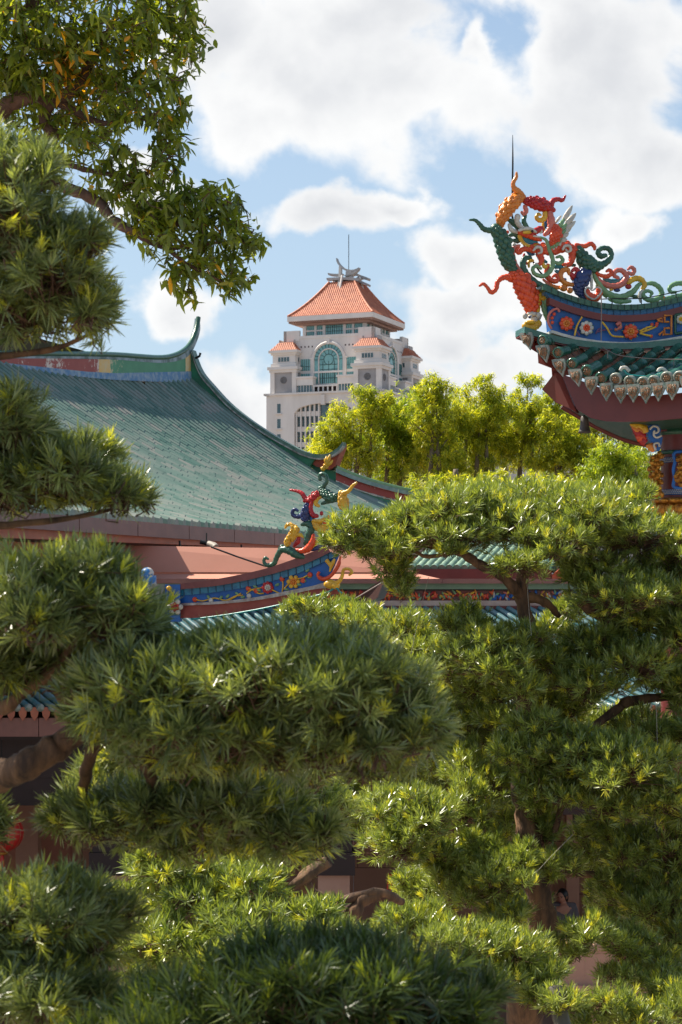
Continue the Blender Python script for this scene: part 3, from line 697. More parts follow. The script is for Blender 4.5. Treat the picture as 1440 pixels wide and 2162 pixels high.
def build_pavilion():
    t = thing('pavilion', (K0.x+2.6, K0.y+.5, 0), 'ornate pavilion at the right edge with upturned green tiled eave and carved column', 'pavilion')
    # tile rolls
    ends = [z3(a, b) for a, b in ((325,300),(450,395),(560,485),(680,545),(795,600),(910,610),(1025,630),(1130,640),(1215,630),(1320,600),(1420,595))]
    e2 = [ (1440+ 27*(i+1), 796 - 2.2*(i+1)) for i in range(12)]
    alle = ends + e2; roofpts = []
    for i, (px, py) in enumerate(alle):
        A, tt = on_eave(px, py); L = tt * 1.0
        q = A + En*L; pe = 720 + F*q.x/q.y; ye = curve2(HB, pe) + 3
        B = P(pe, ye, q.y)
        Bm = A.lerp(B, .5) + Vector((0,0,-.03*L))
        path = catmull([A, Bm, B], 8) ; seg = []
        rad = .052 + .006*(i > 2)
        n = max(2, int((B-A).length/.22)); pp = []; rr = []
        for k in range(n):
            for e, w in ((0,.97),(.9,1.0),(.94,1.05),(.995,1.05)):
                f = (k+e)/n*(len(path)-1); j = min(int(f), len(path)-2); pp.append(path[j].lerp(path[j+1], f-j)); rr.append(rad*w)
        mb = MB(); mb.tube(pp, rr, 12, up=(0,0,1)); o = mb.build('tile_roll', M_tubeg, t)
        # round end cap with relief
        d = (pp[0]-pp[1]).normalized(); M = d.to_track_quat('Z','Y').to_matrix()
        mb = MB(); mb.lathe(pp[0], [(rad*1.18,-.02),(rad*1.18,.012),(rad*.9,.02),(rad*.78,.008)], 16, M); mb.build('tile_end_ring', M_pale if i > 4 else M_tubeg, o)  # paler rims on the right-hand ends, sunlight put into their colour
        mb = MB(); mb.lathe(pp[0], [(rad*.8,.006),(rad*.5,.018),(.0,.022)], 14, M)
        for k in range(6): mb.ball(pp[0] + M @ Vector((math.cos(k)*rad*.4, math.sin(k*1.05)*rad*.4, .02)), rad*.18, rad*.18, rad*.15, 6, 4)
        mb.build('tile_end_relief', M_relief, o)
        roofpts.append((A, B))
    mb = MB()
    mids = [(a - UP*.05, b - UP*.05) for a, b in roofpts]; n = len(mids)
    vs = [m[0] + En*.05 for m in mids] + [m[1] for m in mids]; mb.strip([m[0]+En*.04 for m in mids], [m[1] for m in mids], (0,0,-.05)); mb.build('pan_tiles', M_pan, t)
    # loose tile courses between rolls
    mb = MB()
    for (a, b), (c, d) in zip(roofpts, roofpts[1:]):
        A = (a+c)/2 - UP*.03; B = (b+d)/2 - UP*.03; m = max(2, int((B-A).length/.12))
        for k in range(m):
            q0 = A.lerp(B, k/m); q1 = A.lerp(B, (k+1.1)/m); w = (c-a)*.5
            mb.add([q0-w+UP*.02, q0-UP*.02, q0+w+UP*.02, q1+w, q1-UP*.035, q1-w], [(0,1,4,5),(1,2,3,4)])
            mb.add([q0-w+UP*.02, q0-UP*.02, q0+w+UP*.02, q0+w-UP*.0, q0-UP*.04, q0-w], [(0,1,4,5),(1,2,3,4)])
    mb.build('pan_tile_courses', M_pan, t)
    # drip tiles: pointed plates
    drips = [z3(a, b) for a, b in ((220,300),(350,400),(480,512),(610,592),(730,655),(850,705),(965,722),(1065,715),(1165,722),(1265,705),(1375,695))] + [(x-13, y+17) for x, y in e2]
    for i, (px, py) in enumerate(drips):
        c, tt = on_eave(px, py); c = c - En*.05; w = .074; h = .096
        lean = Ed * (.28 if i < 4 else .05) + UP*(-.05)
        out = []
        for (a, b) in ((-1,.82),(-.5,.86),(0,.84),(.5,.86),(1,.82),(1.02,.35),(.86,-.05),(.55,-.45),(.28,-.72),(0,-1.12),(-.28,-.72),(-.58,-.42),(-.88,-.02),(-1.02,.35)):
            out.append(c + Ed*a*w + UP*b*h + Ed*(-b*h*(.3 if i < 4 else 0)))
        mb = MB(); mb.slab(out, En*.022); o = mb.build('drip_tile', M_pale, t)
        mb = MB(); ins = [c + (q-c)*.66 - En*.012 for q in out]; mb.slab(ins, En*.014)
        for k in range(5): mb.ball(c + Ed*(k-2)*.016 + UP*(.02-abs(k-2)*.01) - En*.016, .009, .008, .04, 6, 4)
        mb.build('drip_relief', M_relief, o)
    # ridge of the roof corner: layered bands
    def band(name, top, bot, m, proud, th=.28, lab=None):
        n = 26; x0 = max(top[0][0], bot[0][0]); x1 = min(top[-1][0], bot[-1][0]); tt = []; bb = []
        st = [(v.x, v.y) for v in catmull([(x, y, 0) for x, y in top], 5)]; sb = [(v.x, v.y) for v in catmull([(x, y, 0) for x, y in bot], 5)]
        for i in range(n+1):
            f = i/n; xt = st[0][0] + (st[-1][0]-st[0][0])*f; xb = sb[0][0] + (sb[-1][0]-sb[0][0])*f
            tt.append(P(xt, curve2(st, xt), Yhip(xt)-proud)); bb.append(P(xb, curve2(sb, xb), Yhip(xb)-proud))
        mb = MB(); mb.strip(tt, bb, Vector((-.17,.98,0))*(th+proud)); o = mb.build(name, m, t)
        if lab: o['label'] = lab
        return o
    g0 = [z2(a,b) for a, b in ((560,990),(660,1032),(800,1080),(950,1110),(1080,1119),(1200,1114),(1320,1094),(1440,1066))] + [(1560,595),(1800,535)]
    g1 = [(x, y+11) for x, y in g0]
    b1 = [z2(a,b) for a, b in ((600,1075),(700,1115),(850,1160),(1000,1185),(1180,1182),(1300,1165),(1440,1130))] + [(1560,616),(1800,556)]
    m1 = [(x, y+14) for x, y in b1]
    p0 = [z2(a,b) for a, b in ((590,1130),(700,1165),(850,1205),(1000,1226),(1180,1222),(1300,1207),(1440,1170))] + [(1560,628),(1800,568)]
    p1 = [z3(a,b) for a, b in ((400,215),(560,262),(780,300),(1000,312),(1200,300),(1440,262))] + [(1560,690),(1800,630)]
    w1 = [(x, y+6) for x, y in p1]; 
    l0 = [z3(a,b) for a, b in ((180,195),(400,262),(600,300),(850,325),(1100,322),(1440,290))] + [(1560,702),(1800,642)]
    l1 = [(x, y+11) for x, y in l0]; l2 = [(x, y+15) for x, y in l0]
    band('ridge_top_tiles', g0, g1, M_green, .06, .3)
    band('ridge_blue_tiles', g1, b1, M_blue, .0, .24, 'blue tiled band of the ridge')
    band('ridge_moulding', b1, m1, M_maroon, .03)
    band('ridge_panel', [(x, y-4) for x, y in m1], p1, M_bluep, -.02, .22, 'blue ridge panel with mosaic flowers')
    band('ridge_white_line', p1, w1, M_white, .04)
    band('ridge_lower_tiles', [(x, y-2) for x, y in l0], l1, M_tubeg, .07, .3)
    band('ridge_lower_edge', l1, l2, M_maroon, .05, .3)
    # tile joints along the top course
    mb = MB()
    for x in range(1165, 1460, 14):
        y0 = curve2(g0, x); mb.tube([P(x, y0-.5, Yhip(x)-.072), P(x, y0+11, Yhip(x)-.072)], .0025, 4); y1 = curve2(b1, x); mb.tube([P(x+5, y0+12, Yhip(x)-.004), P(x+5, y1, Yhip(x)-.004)], .002, 4)
    mb.build('tile_joint', M_dark, t)
    Zp = lambda a, b, off=.04: P(*z3(a, b), Yhip(z3(a, b)[0]) - off + .02)
    for (a, b, r, mo, mi) in ((515,165,58,M_dorange,M_orange),(675,200,58,M_white,M_dorange),(1028,230,62,M_dorange,M_orange),(1428,130,40,M_white,M_yellow)):
        c = Zp(a, b); flower(t, c, r/3.789/F*20.3, mo, mi, 8)
        mb = MB()
        for k in range(7):
            an = k*.9 + .3; q = c + Vector((math.cos(an), .01, math.sin(an)))*(r*1.15/3.789/F*20.3); mb.tube([c, c.lerp(q,.6)+Vector((0,-.004,0)), q], [.004,.018,.003], 6, flat=.3)
        mb.build('flower_leaves', M_lgreen if r > 59 else M_green, t)
    mb = MB()
    for pts in ([(640,110),(600,180),(580,260)],[(800,150),(840,200),(880,260),(970,270)],[(950,170),(940,200),(900,215)],[(1100,225),(1150,200),(1200,185)],[(1110,235),(1170,215),(1230,190)],[(1100,240),(1150,255),(1190,262)],[(1140,230),(1160,190)]):
        mb = MB(); mb.tube(catmull([Zp(*q, .05) for q in pts], 4), .011, 6); mb.build('yellow_stem', M_yellow, t)
    mb = MB()
    for q in ((417,88),(400,118),(402,155),(1200,172),(1235,178),(1193,265),(1240,165)): mb.ball(Zp(*q), .02, .012, .02, 8, 5)
    mb.build('red_berries', M_dorange, t)
    mb = MB(); 
    for pts in ([(760,230),(820,215),(880,210)],[(560,200),(600,230),(620,260)],[(750,245),(770,210),(800,200)]): mb.tube(catmull([Zp(*q, .045) for q in pts], 4), .009, 6)
    mb.build('purple_vine', mat('purple glaze', (.16,.06,.14), rough=.35), t)
    mb = MB(); mb.tube(catmull([Zp(*q, .05) for q in ((905,215),(930,205),(950,185),(940,160),(915,175))], 4), [.02,.022,.014,.01,.014,.02]*2+[.02]*5, 7); mb.build('small_bird', M_pink, t)
    mb = MB(); mb.tube(catmull([Zp(*q, .05) for q in ((395,205),(372,160),(370,110),(395,65),(440,45),(460,70))], 4), .014, 7); mb.build('pink_scroll', M_pink, t)
    mb = MB()
    for pts in ([(1240,135),(1280,120),(1285,150),(1245,140)],[(1295,100),(1355,100),(1355,250),(1300,250),(1300,200),(1340,200)],[(1300,110),(1300,150),(1335,150)],[(1255,255),(1290,225),(1290,260)]):
        mb.tube([Zp(*q, .05) for q in pts], .014, 4)
    mb.build('fret_pattern', M_orange, t)
    mb = MB(); 
    for pts in ([(1385,95),(1385,245)],[(1385,95),(1475,80)],[(1385,245),(1475,230)]): mb.tube([Zp(*q, .05) for q in pts], .016, 4)
    mb.build('panel_frame', M_green, t)
    # fascia with fold at the corner
    fb = [z3(a,b) for a, b in ((540,840),(620,900),(720,932),(900,942),(1100,936),(1440,905))] + [(1560,868),(1900,800)]
    ft = [z3(a,b) for a, b in ((420,560),(520,590),(700,660),(900,715),(1100,735),(1440,700))] + [(1560,815),(1900,750)]
    n = 24; T = []; B = []
    for i in range(n+1):
        f = i/n; xt = ft[0][0] + (ft[-1][0]-ft[0][0])*f; xb = fb[0][0] + (fb[-1][0]-fb[0][0])*f
        T.append(on_eave(xt, curve2(ft, xt))[0] + En*.16); B.append(on_eave(xb, curve2(fb, xb))[0] + En*.16)
    mb = MB(); mb.strip(T, B, En*.04); fa = mb.build('fascia', M_maroon, t)
    a = [P(*z3(x, y), Y) for x, y, Y in ((320,690,20.75),(418,560,20.1),(470,560,20.1),(600,880,20.15),(545,845,20.2),(430,795,20.6))]
    mb = MB(); mb.slab(a, (.03,.04,0)); mb.build('fascia', M_maroon, t)
    a = [P(*z3(x, y), Y) for x, y, Y in ((155,250,20.0),(165,320,20.02),(240,372,20.03),(285,400,20.04),(290,480,20.05),(350,495,20.05),(395,520,20.1),(400,585,20.15),(560,560,20.3),(560,380,20.3),(230,240,20.1))]
    mb = MB(); mb.slab(a, (.04,.1,0)); mb.build('corner_plaster', M_redp, t)
    # soffit
    s0 = [on_eave(*z3(a, b))[0] + En*.2 for a, b in ((545,840),(620,900),(720,930),(900,940),(1100,935),(1440,905))]
    s1 = [P(*z3(a, b), 22.2) for a, b in ((560,860),(640,912),(760,985),(960,1075),(1150,1128),(1330,1150))]
    mb = MB(); mb.strip(s0, s1, (0,0,.05)); mb.build('soffit', M_soff, t)
    mb = MB(); mb.tube(catmull([P(*z3(a, b), 22.25) for a, b in ((480,826),(560,875),(640,920),(760,992),(960,1082),(1150,1132),(1330,1150))], 4), .035, 6); mb.build('eave_beam', M_maroon, t)
    # wires along the eave
    mb = MB(); mb.tube(catmull([P(*z3(a, b), Y) for a, b, Y in ((800,352,20),(860,385,19.8),(950,420,19.6),(1200,445,19.5),(1440,450,19.4),(1700,440,19.2))], 5), .005, 5)
    mb.tube([P(*z3(a, b), 19.9) for a, b in ((795,-60),(795,130),(793,300))], .006, 5); mb.tube([P(*z3(a, b), 19.6) for a, b in ((1375,450),(1375,530))], .005, 5); mb.tube([P(*z3(a,b),19.7) for a, b in ((845,385),(845,440))], .006, 5)
    mb.build('wire', M_wire, t)
    mb = MB(); mb.tube(catmull([P(*z3(a, b), 19.3) for a, b in ((975,540),(1010,570),(1100,582),(1200,585),(1260,560),(1300,570))], 5), .008, 6); mb.build('cable', M_tealc, t)
    mb = MB(); 
    for (a, b) in ((985,530),(1285,540)): mb.tube(catmull([P(*z3(a+dx, b+dy), 19.35) for dx, dy in ((-40,10),(-25,-12),(5,-14),(35,15))], 4), .02, 6, flat=.5)
    mb.build('cable_clip', M_white, t)
    mb = MB(); rod = catmull([P(x, y, 20.6) for x, y in ((1082.5,285),(1082.7,340),(1082,420),(1085,470),(1130,560),(1165,600))], 4); mb.tube(rod, interp([.003,.010,.012,.012,.01,.01], len(rod)-1), 6); mb.build('lightning_rod', M_iron, t)
    mb = MB(); mb.tube(catmull([P(*z2(a, b), Yhip(z2(a,b)[0])-.03) for a, b in ((920,1085),(1000,1082),(1180,1080),(1300,1060),(1440,1030),(1600,1000))], 4), .006, 5)
    for a, b in ((995,1082),(1180,1080),(1400,1040)): mb.tube([P(*z2(a, b), Yhip(z2(a,b)[0])-.03), P(*z2(a+5, b+50), Yhip(z2(a,b)[0])-.03)], .006, 5)
    mb.build('conductor_cable', M_iron, t)
    # column
    cx, cy = z3(1420, 1200); C = P(cx, cy, 20.4); zt = P(0, z3(0, 900)[1], 20.4).z; zb = P(0, z3(0,1560)[1], 20.4).z; r = 150/3.789/F*20.4
    mb = MB(); mb.lathe((C.x, C.y, 0), [(r,0),(r,zt)], 20); mb.build('column', M_maroon, t)
    zc = lambda y: P(0, z3(0, y)[1], 20.4).z
    for y0, y1, m, k in ((1020,1060,M_green,1.1),(1185,1215,M_green,1.1),(1240,1282,M_bluep,1.04),(1495,1540,M_bluep,1.04)):
        mb = MB(); mb.lathe((C.x, C.y, 0), [(r,zc(y1)),(r*k,zc(y1)),(r*k,zc(y0)),(r,zc(y0))], 24); o = mb.build('column_band', m, t)
        if m is M_bluep:
            mb = MB()
            for row in range(3):
                for j in range(30):
                    an = math.pi + math.pi*j/30 + row*.05; mb.ball((C.x+math.cos(an)*r*k, C.y+math.sin(an)*r*k, zc(y0+8+row*13)), .008, .008, .008, 6, 4)
            mb.build('white_dots', M_white, o)
    # gilded lotus base
    mb = MB(); mb.lathe((C.x, C.y, 0), [(r*1.05,zc(1560)),(r*1.3,zc(1575)),(r*1.32,zc(1600)),(r*1.1,zc(1612)),(r*1.1,zc(1700))], 24)
    for j in range(16):
        an = 2*math.pi*j/16
        for (y, rr, hh) in ((1585,1.3,22),(1650,1.18,48)): mb.ball((C.x+math.cos(an+(y>1600)*.2)*r*rr, C.y+math.sin(an+(y>1600)*.2)*r*rr, zc(y)), .07, .07, hh/3.789/F*20.4, 8, 6)
    mb.build('gilded_base', M_gold, t)
    rng = random.Random(5)
    def carve(name, x0, x1, y0, y1, Y, m, n=46):
        mb = MB()
        for i in range(n):
            a, b = rng.uniform(x0, x1), y0 + (y1-y0)*(i+.5)/n; ln = rng.uniform(12, 26)
            an = rng.uniform(0, 6.3); pts = [P(*z3(a+math.cos(an+j*.8)*ln*(1-j*.18), b+math.sin(an+j*.8)*ln*(1-j*.18)), Y) for j in range(5)]
            mb.tube(catmull(pts, 3), [.012,.02,.025,.03,.03,.03,.028,.025,.02,.018,.016,.012,.01], 6)
        mb.ball(P(*z3((x0+x1)/2, (y0+y1)/2), Y+.06), (x1-x0)*.42/3.789/F*Y, .05, (y1-y0)*.48/3.789/F*Y, 10, 8)
        return mb.build(name, m, t)
    carve('gilded_carving', 1195, 1268, 1205, 1550, 20.15, M_gold)
    carve('gilded_medallion', 1400, 1480, 1210, 1440, 20.0, M_gold, 36)
    mb = MB(); mb.tube(catmull([P(*z3(a, b), 20.02) for a, b in ((1440,1192),(1395,1190),(1372,1215),(1385,1260),(1372,1330),(1380,1400),(1370,1460),(1400,1478),(1450,1470))], 4), .02, 6); mb.build('medallion_border', M_bluep, t)
    # bracket: blue scroll and flame leaf
    mb = MB(); mb.slab([P(*z3(a, b), 19.75) for a, b in ((1165,985),(1200,970),(1250,975),(1270,1010),(1262,1050),(1285,1075),(1280,1110),(1262,1180),(1230,1185),(1205,1120),(1170,1080),(1160,1030))], (0,.1,0)); br = mb.build('bracket_scroll', M_bluep, t)
    mb = MB()
    for pts in ([(1180,1010),(1210,985),(1245,995),(1250,1025),(1225,1040),(1215,1020)],[(1275,1060),(1240,1075),(1215,1060),(1215,1030)],[(1230,1180),(1215,1130),(1250,1120),(1260,1150)]): mb.tube(catmull([P(*z3(*q), 19.72) for q in pts], 4), .012, 6)
    mb.build('scroll_line', M_white, br)
    for cols, pts in ((M_yellow, [(1022,968),(1080,985),(1130,1010)]), (M_orange, [(1030,975),(1080,1010),(1130,1040)]), (M_red, [(1040,1000),(1090,1040),(1140,1075)]), (M_dorange, [(1065,1060),(1100,1075),(1145,1100)]), (M_yellow, [(1100,975),(1130,1000),(1145,1040)]), (M_red, [(1080,1095),(1120,1100),(1150,1120)]), (M_orange, [(1150,1140),(1190,1150),(1225,1170)])):
        mb = MB(); mb.tube(catmull([P(*z3(*q), 19.75) for q in pts], 4), interp([.008,.05,.04], 8), 7, flat=.5); mb.build('bracket_leaf', cols, t)
    mb = MB(); mb.box(P(*z3(1440, 930), 20.5), 1.0, .5, .3); mb.build('beam', M_maroon, t)
    return t
build_pavilion()
def build_bell():
    c = P(*z3(660, 960), 20.4); t = thing('bell', c, 'small dark bell hanging under the upturned corner of the right pavilion', 'bell')
    s = 1/3.789/F*20.4
    mb = MB(); mb.lathe(c, [(0,62*s),(20*s,60*s),(30*s,45*s),(34*s,10*s),(38*s,-30*s),(46*s,-62*s),(52*s,-78*s),(44*s,-78*s),(34*s,-40*s),(0,-20*s)], 20); mb.build('bell_body', mat('old bronze', (.05,.042,.036), rough=.55, col2=(.10,.08,.065), scale=12), t)
    mb = MB(); mb.tube([c + Vector((0,0,60*s)), c + Vector((0,0,100*s))], .012, 6); mb.build('hanger', M_iron, t)
build_bell()
def build_dragon_right():
    root = thing('dragon_finial', P(1250, 640, 20.3), 'large winged dragon ornament of coloured glazed pieces on the right pavilion ridge', 'roof ornament', )
    D = Orn(root, z2, 20.15, 3.0, slope=.0016, x0=1110, fat=1.2); b = D.body
    b('green_body', M_green, [(258,640),(300,715),(322,800),(345,865),(385,915)], [30,45,42,35,18], scales=5)
    b('green_tail', M_green, [(95,583),(130,585),(160,612),(185,640),(228,650),(262,650)], [5,9,12,14,16,24])
    b('orange_arch', M_orange, [(298,618),(300,575),(335,512),(385,462),(432,438)], [14,34,40,38,18], scales=4)
    b('orange_horn', M_orange, [(425,420),(398,402),(374,375),(372,345),(390,312),(392,284)], [14,20,13,11,10,6])
    b('red_arch', M_red, [(450,462),(505,475),(565,492),(625,520)], [20,34,36,14], scales=4)
    b('red_horn', M_red, [(610,492),(622,462),(655,452),(682,458),(702,430)], [16,15,12,11,5])
    b('pink_curl', M_pink, [(445,498),(452,525),(440,548),(425,535)], [12,14,10,8])
    b('pink_neck', M_pink, [(602,535),(612,590),(606,640),(572,675)], [16,22,20,12])
    b('yellow_curl', M_yellow, [(572,535),(568,572),(540,586),(518,568),(530,546),(545,552)], [13,15,13,11,9,6])
    b('blue_fill', M_blue, [(585,560),(580,600),(560,640)], [12,16,10], dy=.05)
    # head
    b('head', M_dorange, [(415,660),(455,668),(500,690),(545,712)], [18,24,18,8], dy=-.03)
    b('upper_jaw', M_red, [(470,668),(510,655),(545,638),(555,655)], [12,18,16,10], dy=-.05)
    b('brow', M_white, [(410,648),(450,638),(490,645),(515,660)], [8,11,10,6], dy=-.08)
    b('cheek', M_yellow, [(440,662),(470,660),(490,655)], [8,10,6], dy=-.10)
    D.blob('eye', M_dark, (492,655), 9, 9, dy=-.13)
    D.blob('snout', M_white, (545,650), 16, 20, dy=-.05)
    b('teeth', M_white, [(500,685),(520,688),(540,690)], [4,5,3], dy=-.08)
    b('white_horn', M_white, [(398,562),(395,592),(412,620),(440,638)], [16,14,12,9], dy=-.03)
    b('white_horn', M_white, [(345,615),(360,645),(395,660)], [9,13,10], dy=-.02)
    b('green_horn', M_green, [(448,556),(438,590),(452,620),(470,640)], [9,13,13,8])
    b('green_mane', M_green, [(345,585),(375,600),(405,625),(430,640)], [10,20,18,10], dy=.03)
    b('green_mane', M_green, [(352,680),(380,672),(405,690),(400,715),(370,712)], [10,15,18,15,9], dy=.03)
    D.blob('red_bead', M_dorange, (335,660), 11, 11)
    fan = []; fan2 = []
    for k in range(17):
        a = R(172 + k*8.2); fan.append(((490+62*math.cos(a), 682-58*math.sin(a)), (490+92*math.cos(a), 682-78*math.sin(a)))); fan2.append(((490+18*math.cos(a), 680-14*math.sin(a)), (490+68*math.cos(a), 682-62*math.sin(a))))
    D.feather('beard', M_yellow, fan, 6.5, dy=-.02); D.feather('beard_base', M_teal, fan2, 8, dy=0)
    # wing
    tips = [(745,492),(768,540),(765,590),(740,628),(722,668),(712,706),(690,742),(655,768),(625,780)]
    o = (600,735); mids = [((o[0]+(x-o[0])*.55, o[1]+(y-o[1])*.55), (x, y)) for x, y in tips]
    D.feather('wing', M_white, mids, 17, dy=-.01, parent=None)
    D.feather('wing_green', M_lgreen, [((o[0]+(x-o[0])*.32, o[1]+(y-o[1])*.36), (o[0]+(x-o[0])*.66, o[1]+(y-o[1])*.66)) for x, y in tips], 14, dy=-.03)
    b('wing_root', M_dorange, [(640,632),(642,668),(628,705),(606,742)], [22,34,28,12], dy=-.03, scales=4)
    # torso and legs
    b('torso', M_dorange, [(478,765),(545,768),(620,778),(700,755),(775,778)], [20,28,24,28,18], scales=3)
    b('shoulder_curl', M_white, [(500,775),(520,755),(545,760),(550,785),(530,795)], [6,8,8,7,5], dy=-.09)
    b('hip_curl', M_white, [(685,770),(700,748),(728,750),(735,775),(715,785),(705,770)], [6,8,8,7,6,5], dy=-.09)
    b('front_leg', M_dorange, [(540,800),(550,835),(540,862),(515,865)], [18,16,11,8])
    b('hind_leg', M_dorange, [(745,785),(742,835),(722,865),(690,866)], [22,18,12,9])
    D.blob('claw', M_white, (516,866), 17, 12); D.blob('claw', M_white, (700,868), 15, 13)
    b('orange_arm', M_dorange, [(470,765),(430,770),(408,790),(390,775),(405,755)], [14,14,13,10,8])
    D.blob('white_knob', M_white, (378,742), 13, 13)
    b('rear_ribbon', M_dorange, [(770,740),(822,750),(862,733),(885,752),(886,768)], [10,13,12,11,8])
    b('rear_body', M_green, [(785,770),(822,845),(868,878),(925,872)], [24,42,42,24], scales=4)
    b('rear_tail', M_green, [(915,872),(965,850),(992,808),(978,768),(935,762),(908,785),(925,812),(955,808)], [20,17,15,14,13,14,16,12])
    b('green_ribbon', M_lgreen, [(540,692),(580,712),(595,765),(622,835),(612,895),(565,938),(508,925),(495,890),(520,875),(545,890)], [6,9,11,12,13,12,11,10,9,8], dy=-.04)
    b('green_ribbon', M_lgreen, [(620,845),(660,858),(685,840),(670,815),(645,820)], [8,11,11,9,7], dy=-.02)
    b('navy_body', M_navy, [(835,905),(800,955),(778,1005),(795,1050),(840,1078)], [34,40,28,20,12], scales=3)
    b('white_stem', M_white, [(860,905),(866,960),(868,1015)], [8,9,7], dy=-.03)
    b('red_heart', M_dorange, [(835,1030),(850,1062),(890,1078),(915,1050),(910,1025)], [16,22,22,20,14], dy=-.03)
    b('heart_rim', M_white, [(870,1030),(845,1010),(825,1030),(838,1062),(880,1085),(915,1060),(930,1030),(905,1010),(878,1028)], [4,5,5,5,5,5,5,5,4], dy=-.06)
    b('orange_ribbon', M_orange, [(755,995),(705,985),(672,950),(680,908),(715,898),(725,925)], [10,14,14,14,13,9])
    b('red_curl', M_red, [(735,925),(760,945),(782,915),(765,893),(745,905)], [12,17,16,12,9])
    b('orange_ribbon', M_dorange, [(590,870),(582,920),(605,960),(640,972),(655,950),(640,932),(622,942)], [10,13,14,13,11,9,7])
    b('yellow_ribbon', M_yellow, [(556,855),(572,880),(598,872)], [9,12,9])
    b('teal_curl', M_teal, [(640,880),(665,875),(680,900),(660,915),(640,905)], [12,15,14,12,8], dy=.03)
    D.blob('orange_knob', M_orange, (690,1015), 26, 22); D.blob('orange_knob', M_orange, (730,1030), 20, 20)
    b('pink_band', M_pink, [(410,745),(378,755),(370,800),(388,865),(430,920),(470,950)], [7,10,11,11,10,6])
    b('inner_arch', M_green, [(478,822),(445,828),(432,870),(455,925),(520,985),(600,1020),(670,1052)], [11,15,17,18,18,17,10])
    b('blue_fill', M_blue, [(455,770),(480,795),(500,800)], [10,14,8], dy=.06)
    b('right_green_arm', M_lgreen, [(872,905),(905,975),(965,1045),(1050,1072),(1125,1040),(1165,995),(1185,985)], [9,14,17,18,16,12,8])
    b('right_pink_arm', M_pink, [(888,925),(925,975),(990,1003),(1055,992),(1088,945),(1062,905),(1022,905),(1010,935),(1035,948)], [8,14,16,17,16,14,13,11,9])
    b('pink_spiral', M_pink, [(1095,915),(1125,925),(1138,900),(1118,882),(1098,895)], [8,12,12,10,7])
    b('red_ribbon', M_dorange, [(890,908),(920,932),(965,940),(995,920),(980,900),(962,908)], [7,10,12,12,10,7], dy=-.02)
    b('blue_fill', M_teal, [(950,955),(990,975),(1040,965)], [12,16,14], dy=.07)
    D.blob('red_bead', M_red, (1100,1005), 22, 18); D.blob('navy_bead', M_navy, (1028,1028), 22, 13); D.blob('yellow_bead', M_yellow, (992,1024), 14, 10)
    b('yellow_arm', M_yellow, [(1100,980),(1140,955),(1180,960),(1202,995),(1190,1020)], [14,16,16,15,11])
    b('white_tail', M_white, [(1192,1025),(1172,1055),(1178,1100)], [10,10,8])
    b('ridge_scroll', M_lgreen, [(1205,990),(1255,985),(1300,1015),(1310,1060),(1265,1092),(1212,1082),(1192,1050),(1220,1032),(1250,1045),(1240,1062)], [9,13,14,15,15,14,12,10,9,7])
    b('ridge_scroll', M_lgreen, [(1310,1085),(1370,1075),(1430,1062),(1485,1050)], [9,13,14,12])
    b('ridge_scroll', M_lgreen, [(1470,1010),(1440,985),(1390,990),(1360,1015),(1370,1040),(1400,1040)], [13,14,13,12,10,8])
    D.blob('orange_bead', M_orange, (1320,1078), 15, 18)
    b('ridge_base', M_lgreen, [(985,1085),(1040,1100),(1110,1098)], [12,14,10])
    # small pieces packed between the scrolls
    for m, pts, rd in ((M_teal, [(520,800),(545,830),(580,850)], [8,13,8]), (M_red, [(660,720),(690,735),(730,735)], [7,12,8]), (M_yellow, [(560,600),(560,640),(575,655)], [6,10,6]), (M_green, [(690,900),(720,870),(760,870)], [7,11,8]),
                       (M_orange, [(600,990),(640,1010),(672,1010)], [8,12,9]), (M_navy, [(740,950),(765,975),(770,1010)], [8,13,9]), (M_blue, [(640,930),(660,960),(700,960)], [7,12,8]), (M_pink, [(560,960),(590,985),(600,1000)], [6,10,7]),
                       (M_lgreen, [(900,1000),(930,1040),(960,1070)], [8,12,8]), (M_yellow, [(470,880),(470,850),(495,840)], [6,9,7]), (M_blue, [(1060,950),(1090,960),(1120,950)], [7,11,7]), (M_red, [(440,800),(440,840),(455,860)], [6,10,7]), (M_white, [(640,600),(655,580),(672,560)], [5,8,5]), (M_green, [(1100,1060),(1150,1070),(1190,1075)], [7,11,8]), (M_teal, [(410,600),(430,640),(440,650)], [6,9,6])):
        b('filler_scroll', m, pts, rd, dy=.04)
    # lower left flame shaped beast
    b('flame_horn', M_dorange, [(158,1000),(182,988),(205,1008),(232,1042),(262,1018),(275,970),(318,945),(365,955)], [6,9,9,12,13,13,15,22])
    b('flame_body', M_dorange, [(362,932),(412,965),(452,1035),(482,1105),(488,1165)], [22,50,55,50,34], scales=5, dy=-.02)
    b('yellow_side', M_yellow, [(540,1030),(570,1040),(578,1068),(555,1080),(540,1062)], [12,16,15,12,8], dy=-.06)
    b('yellow_side', M_yellow, [(538,1058),(524,1105),(528,1158)], [14,18,12], dy=-.06)
    b('green_side', M_lgreen, [(552,1085),(565,1140),(585,1200),(612,1250)], [12,15,14,9], dy=-.04)
    b('green_leaf', M_lgreen, [(618,1062),(580,1085),(580,1118),(610,1125),(622,1100),(602,1092)], [6,12,14,13,11,8], dy=-.06)
    # little lion face under it
    face = D.body('lion_face', M_yellow, [(448,1255),(490,1262),(530,1240)], [20,28,20], dy=-.06)
    D.blob('lion_mouth', M_yellow, (478,1232), 34, 14, dy=-.10, parent=face); D.blob('lion_brow', M_white, (490,1178), 34, 18, dy=-.06, parent=face)
    D.blob('lion_nose', M_white, (446,1192), 16, 20, dy=-.11, parent=face); D.blob('lion_eye', M_white, (478,1196), 15, 13, dy=-.12, parent=face); D.blob('pupil', M_navy, (476,1198), 7, 8, dy=-.155, parent=face)
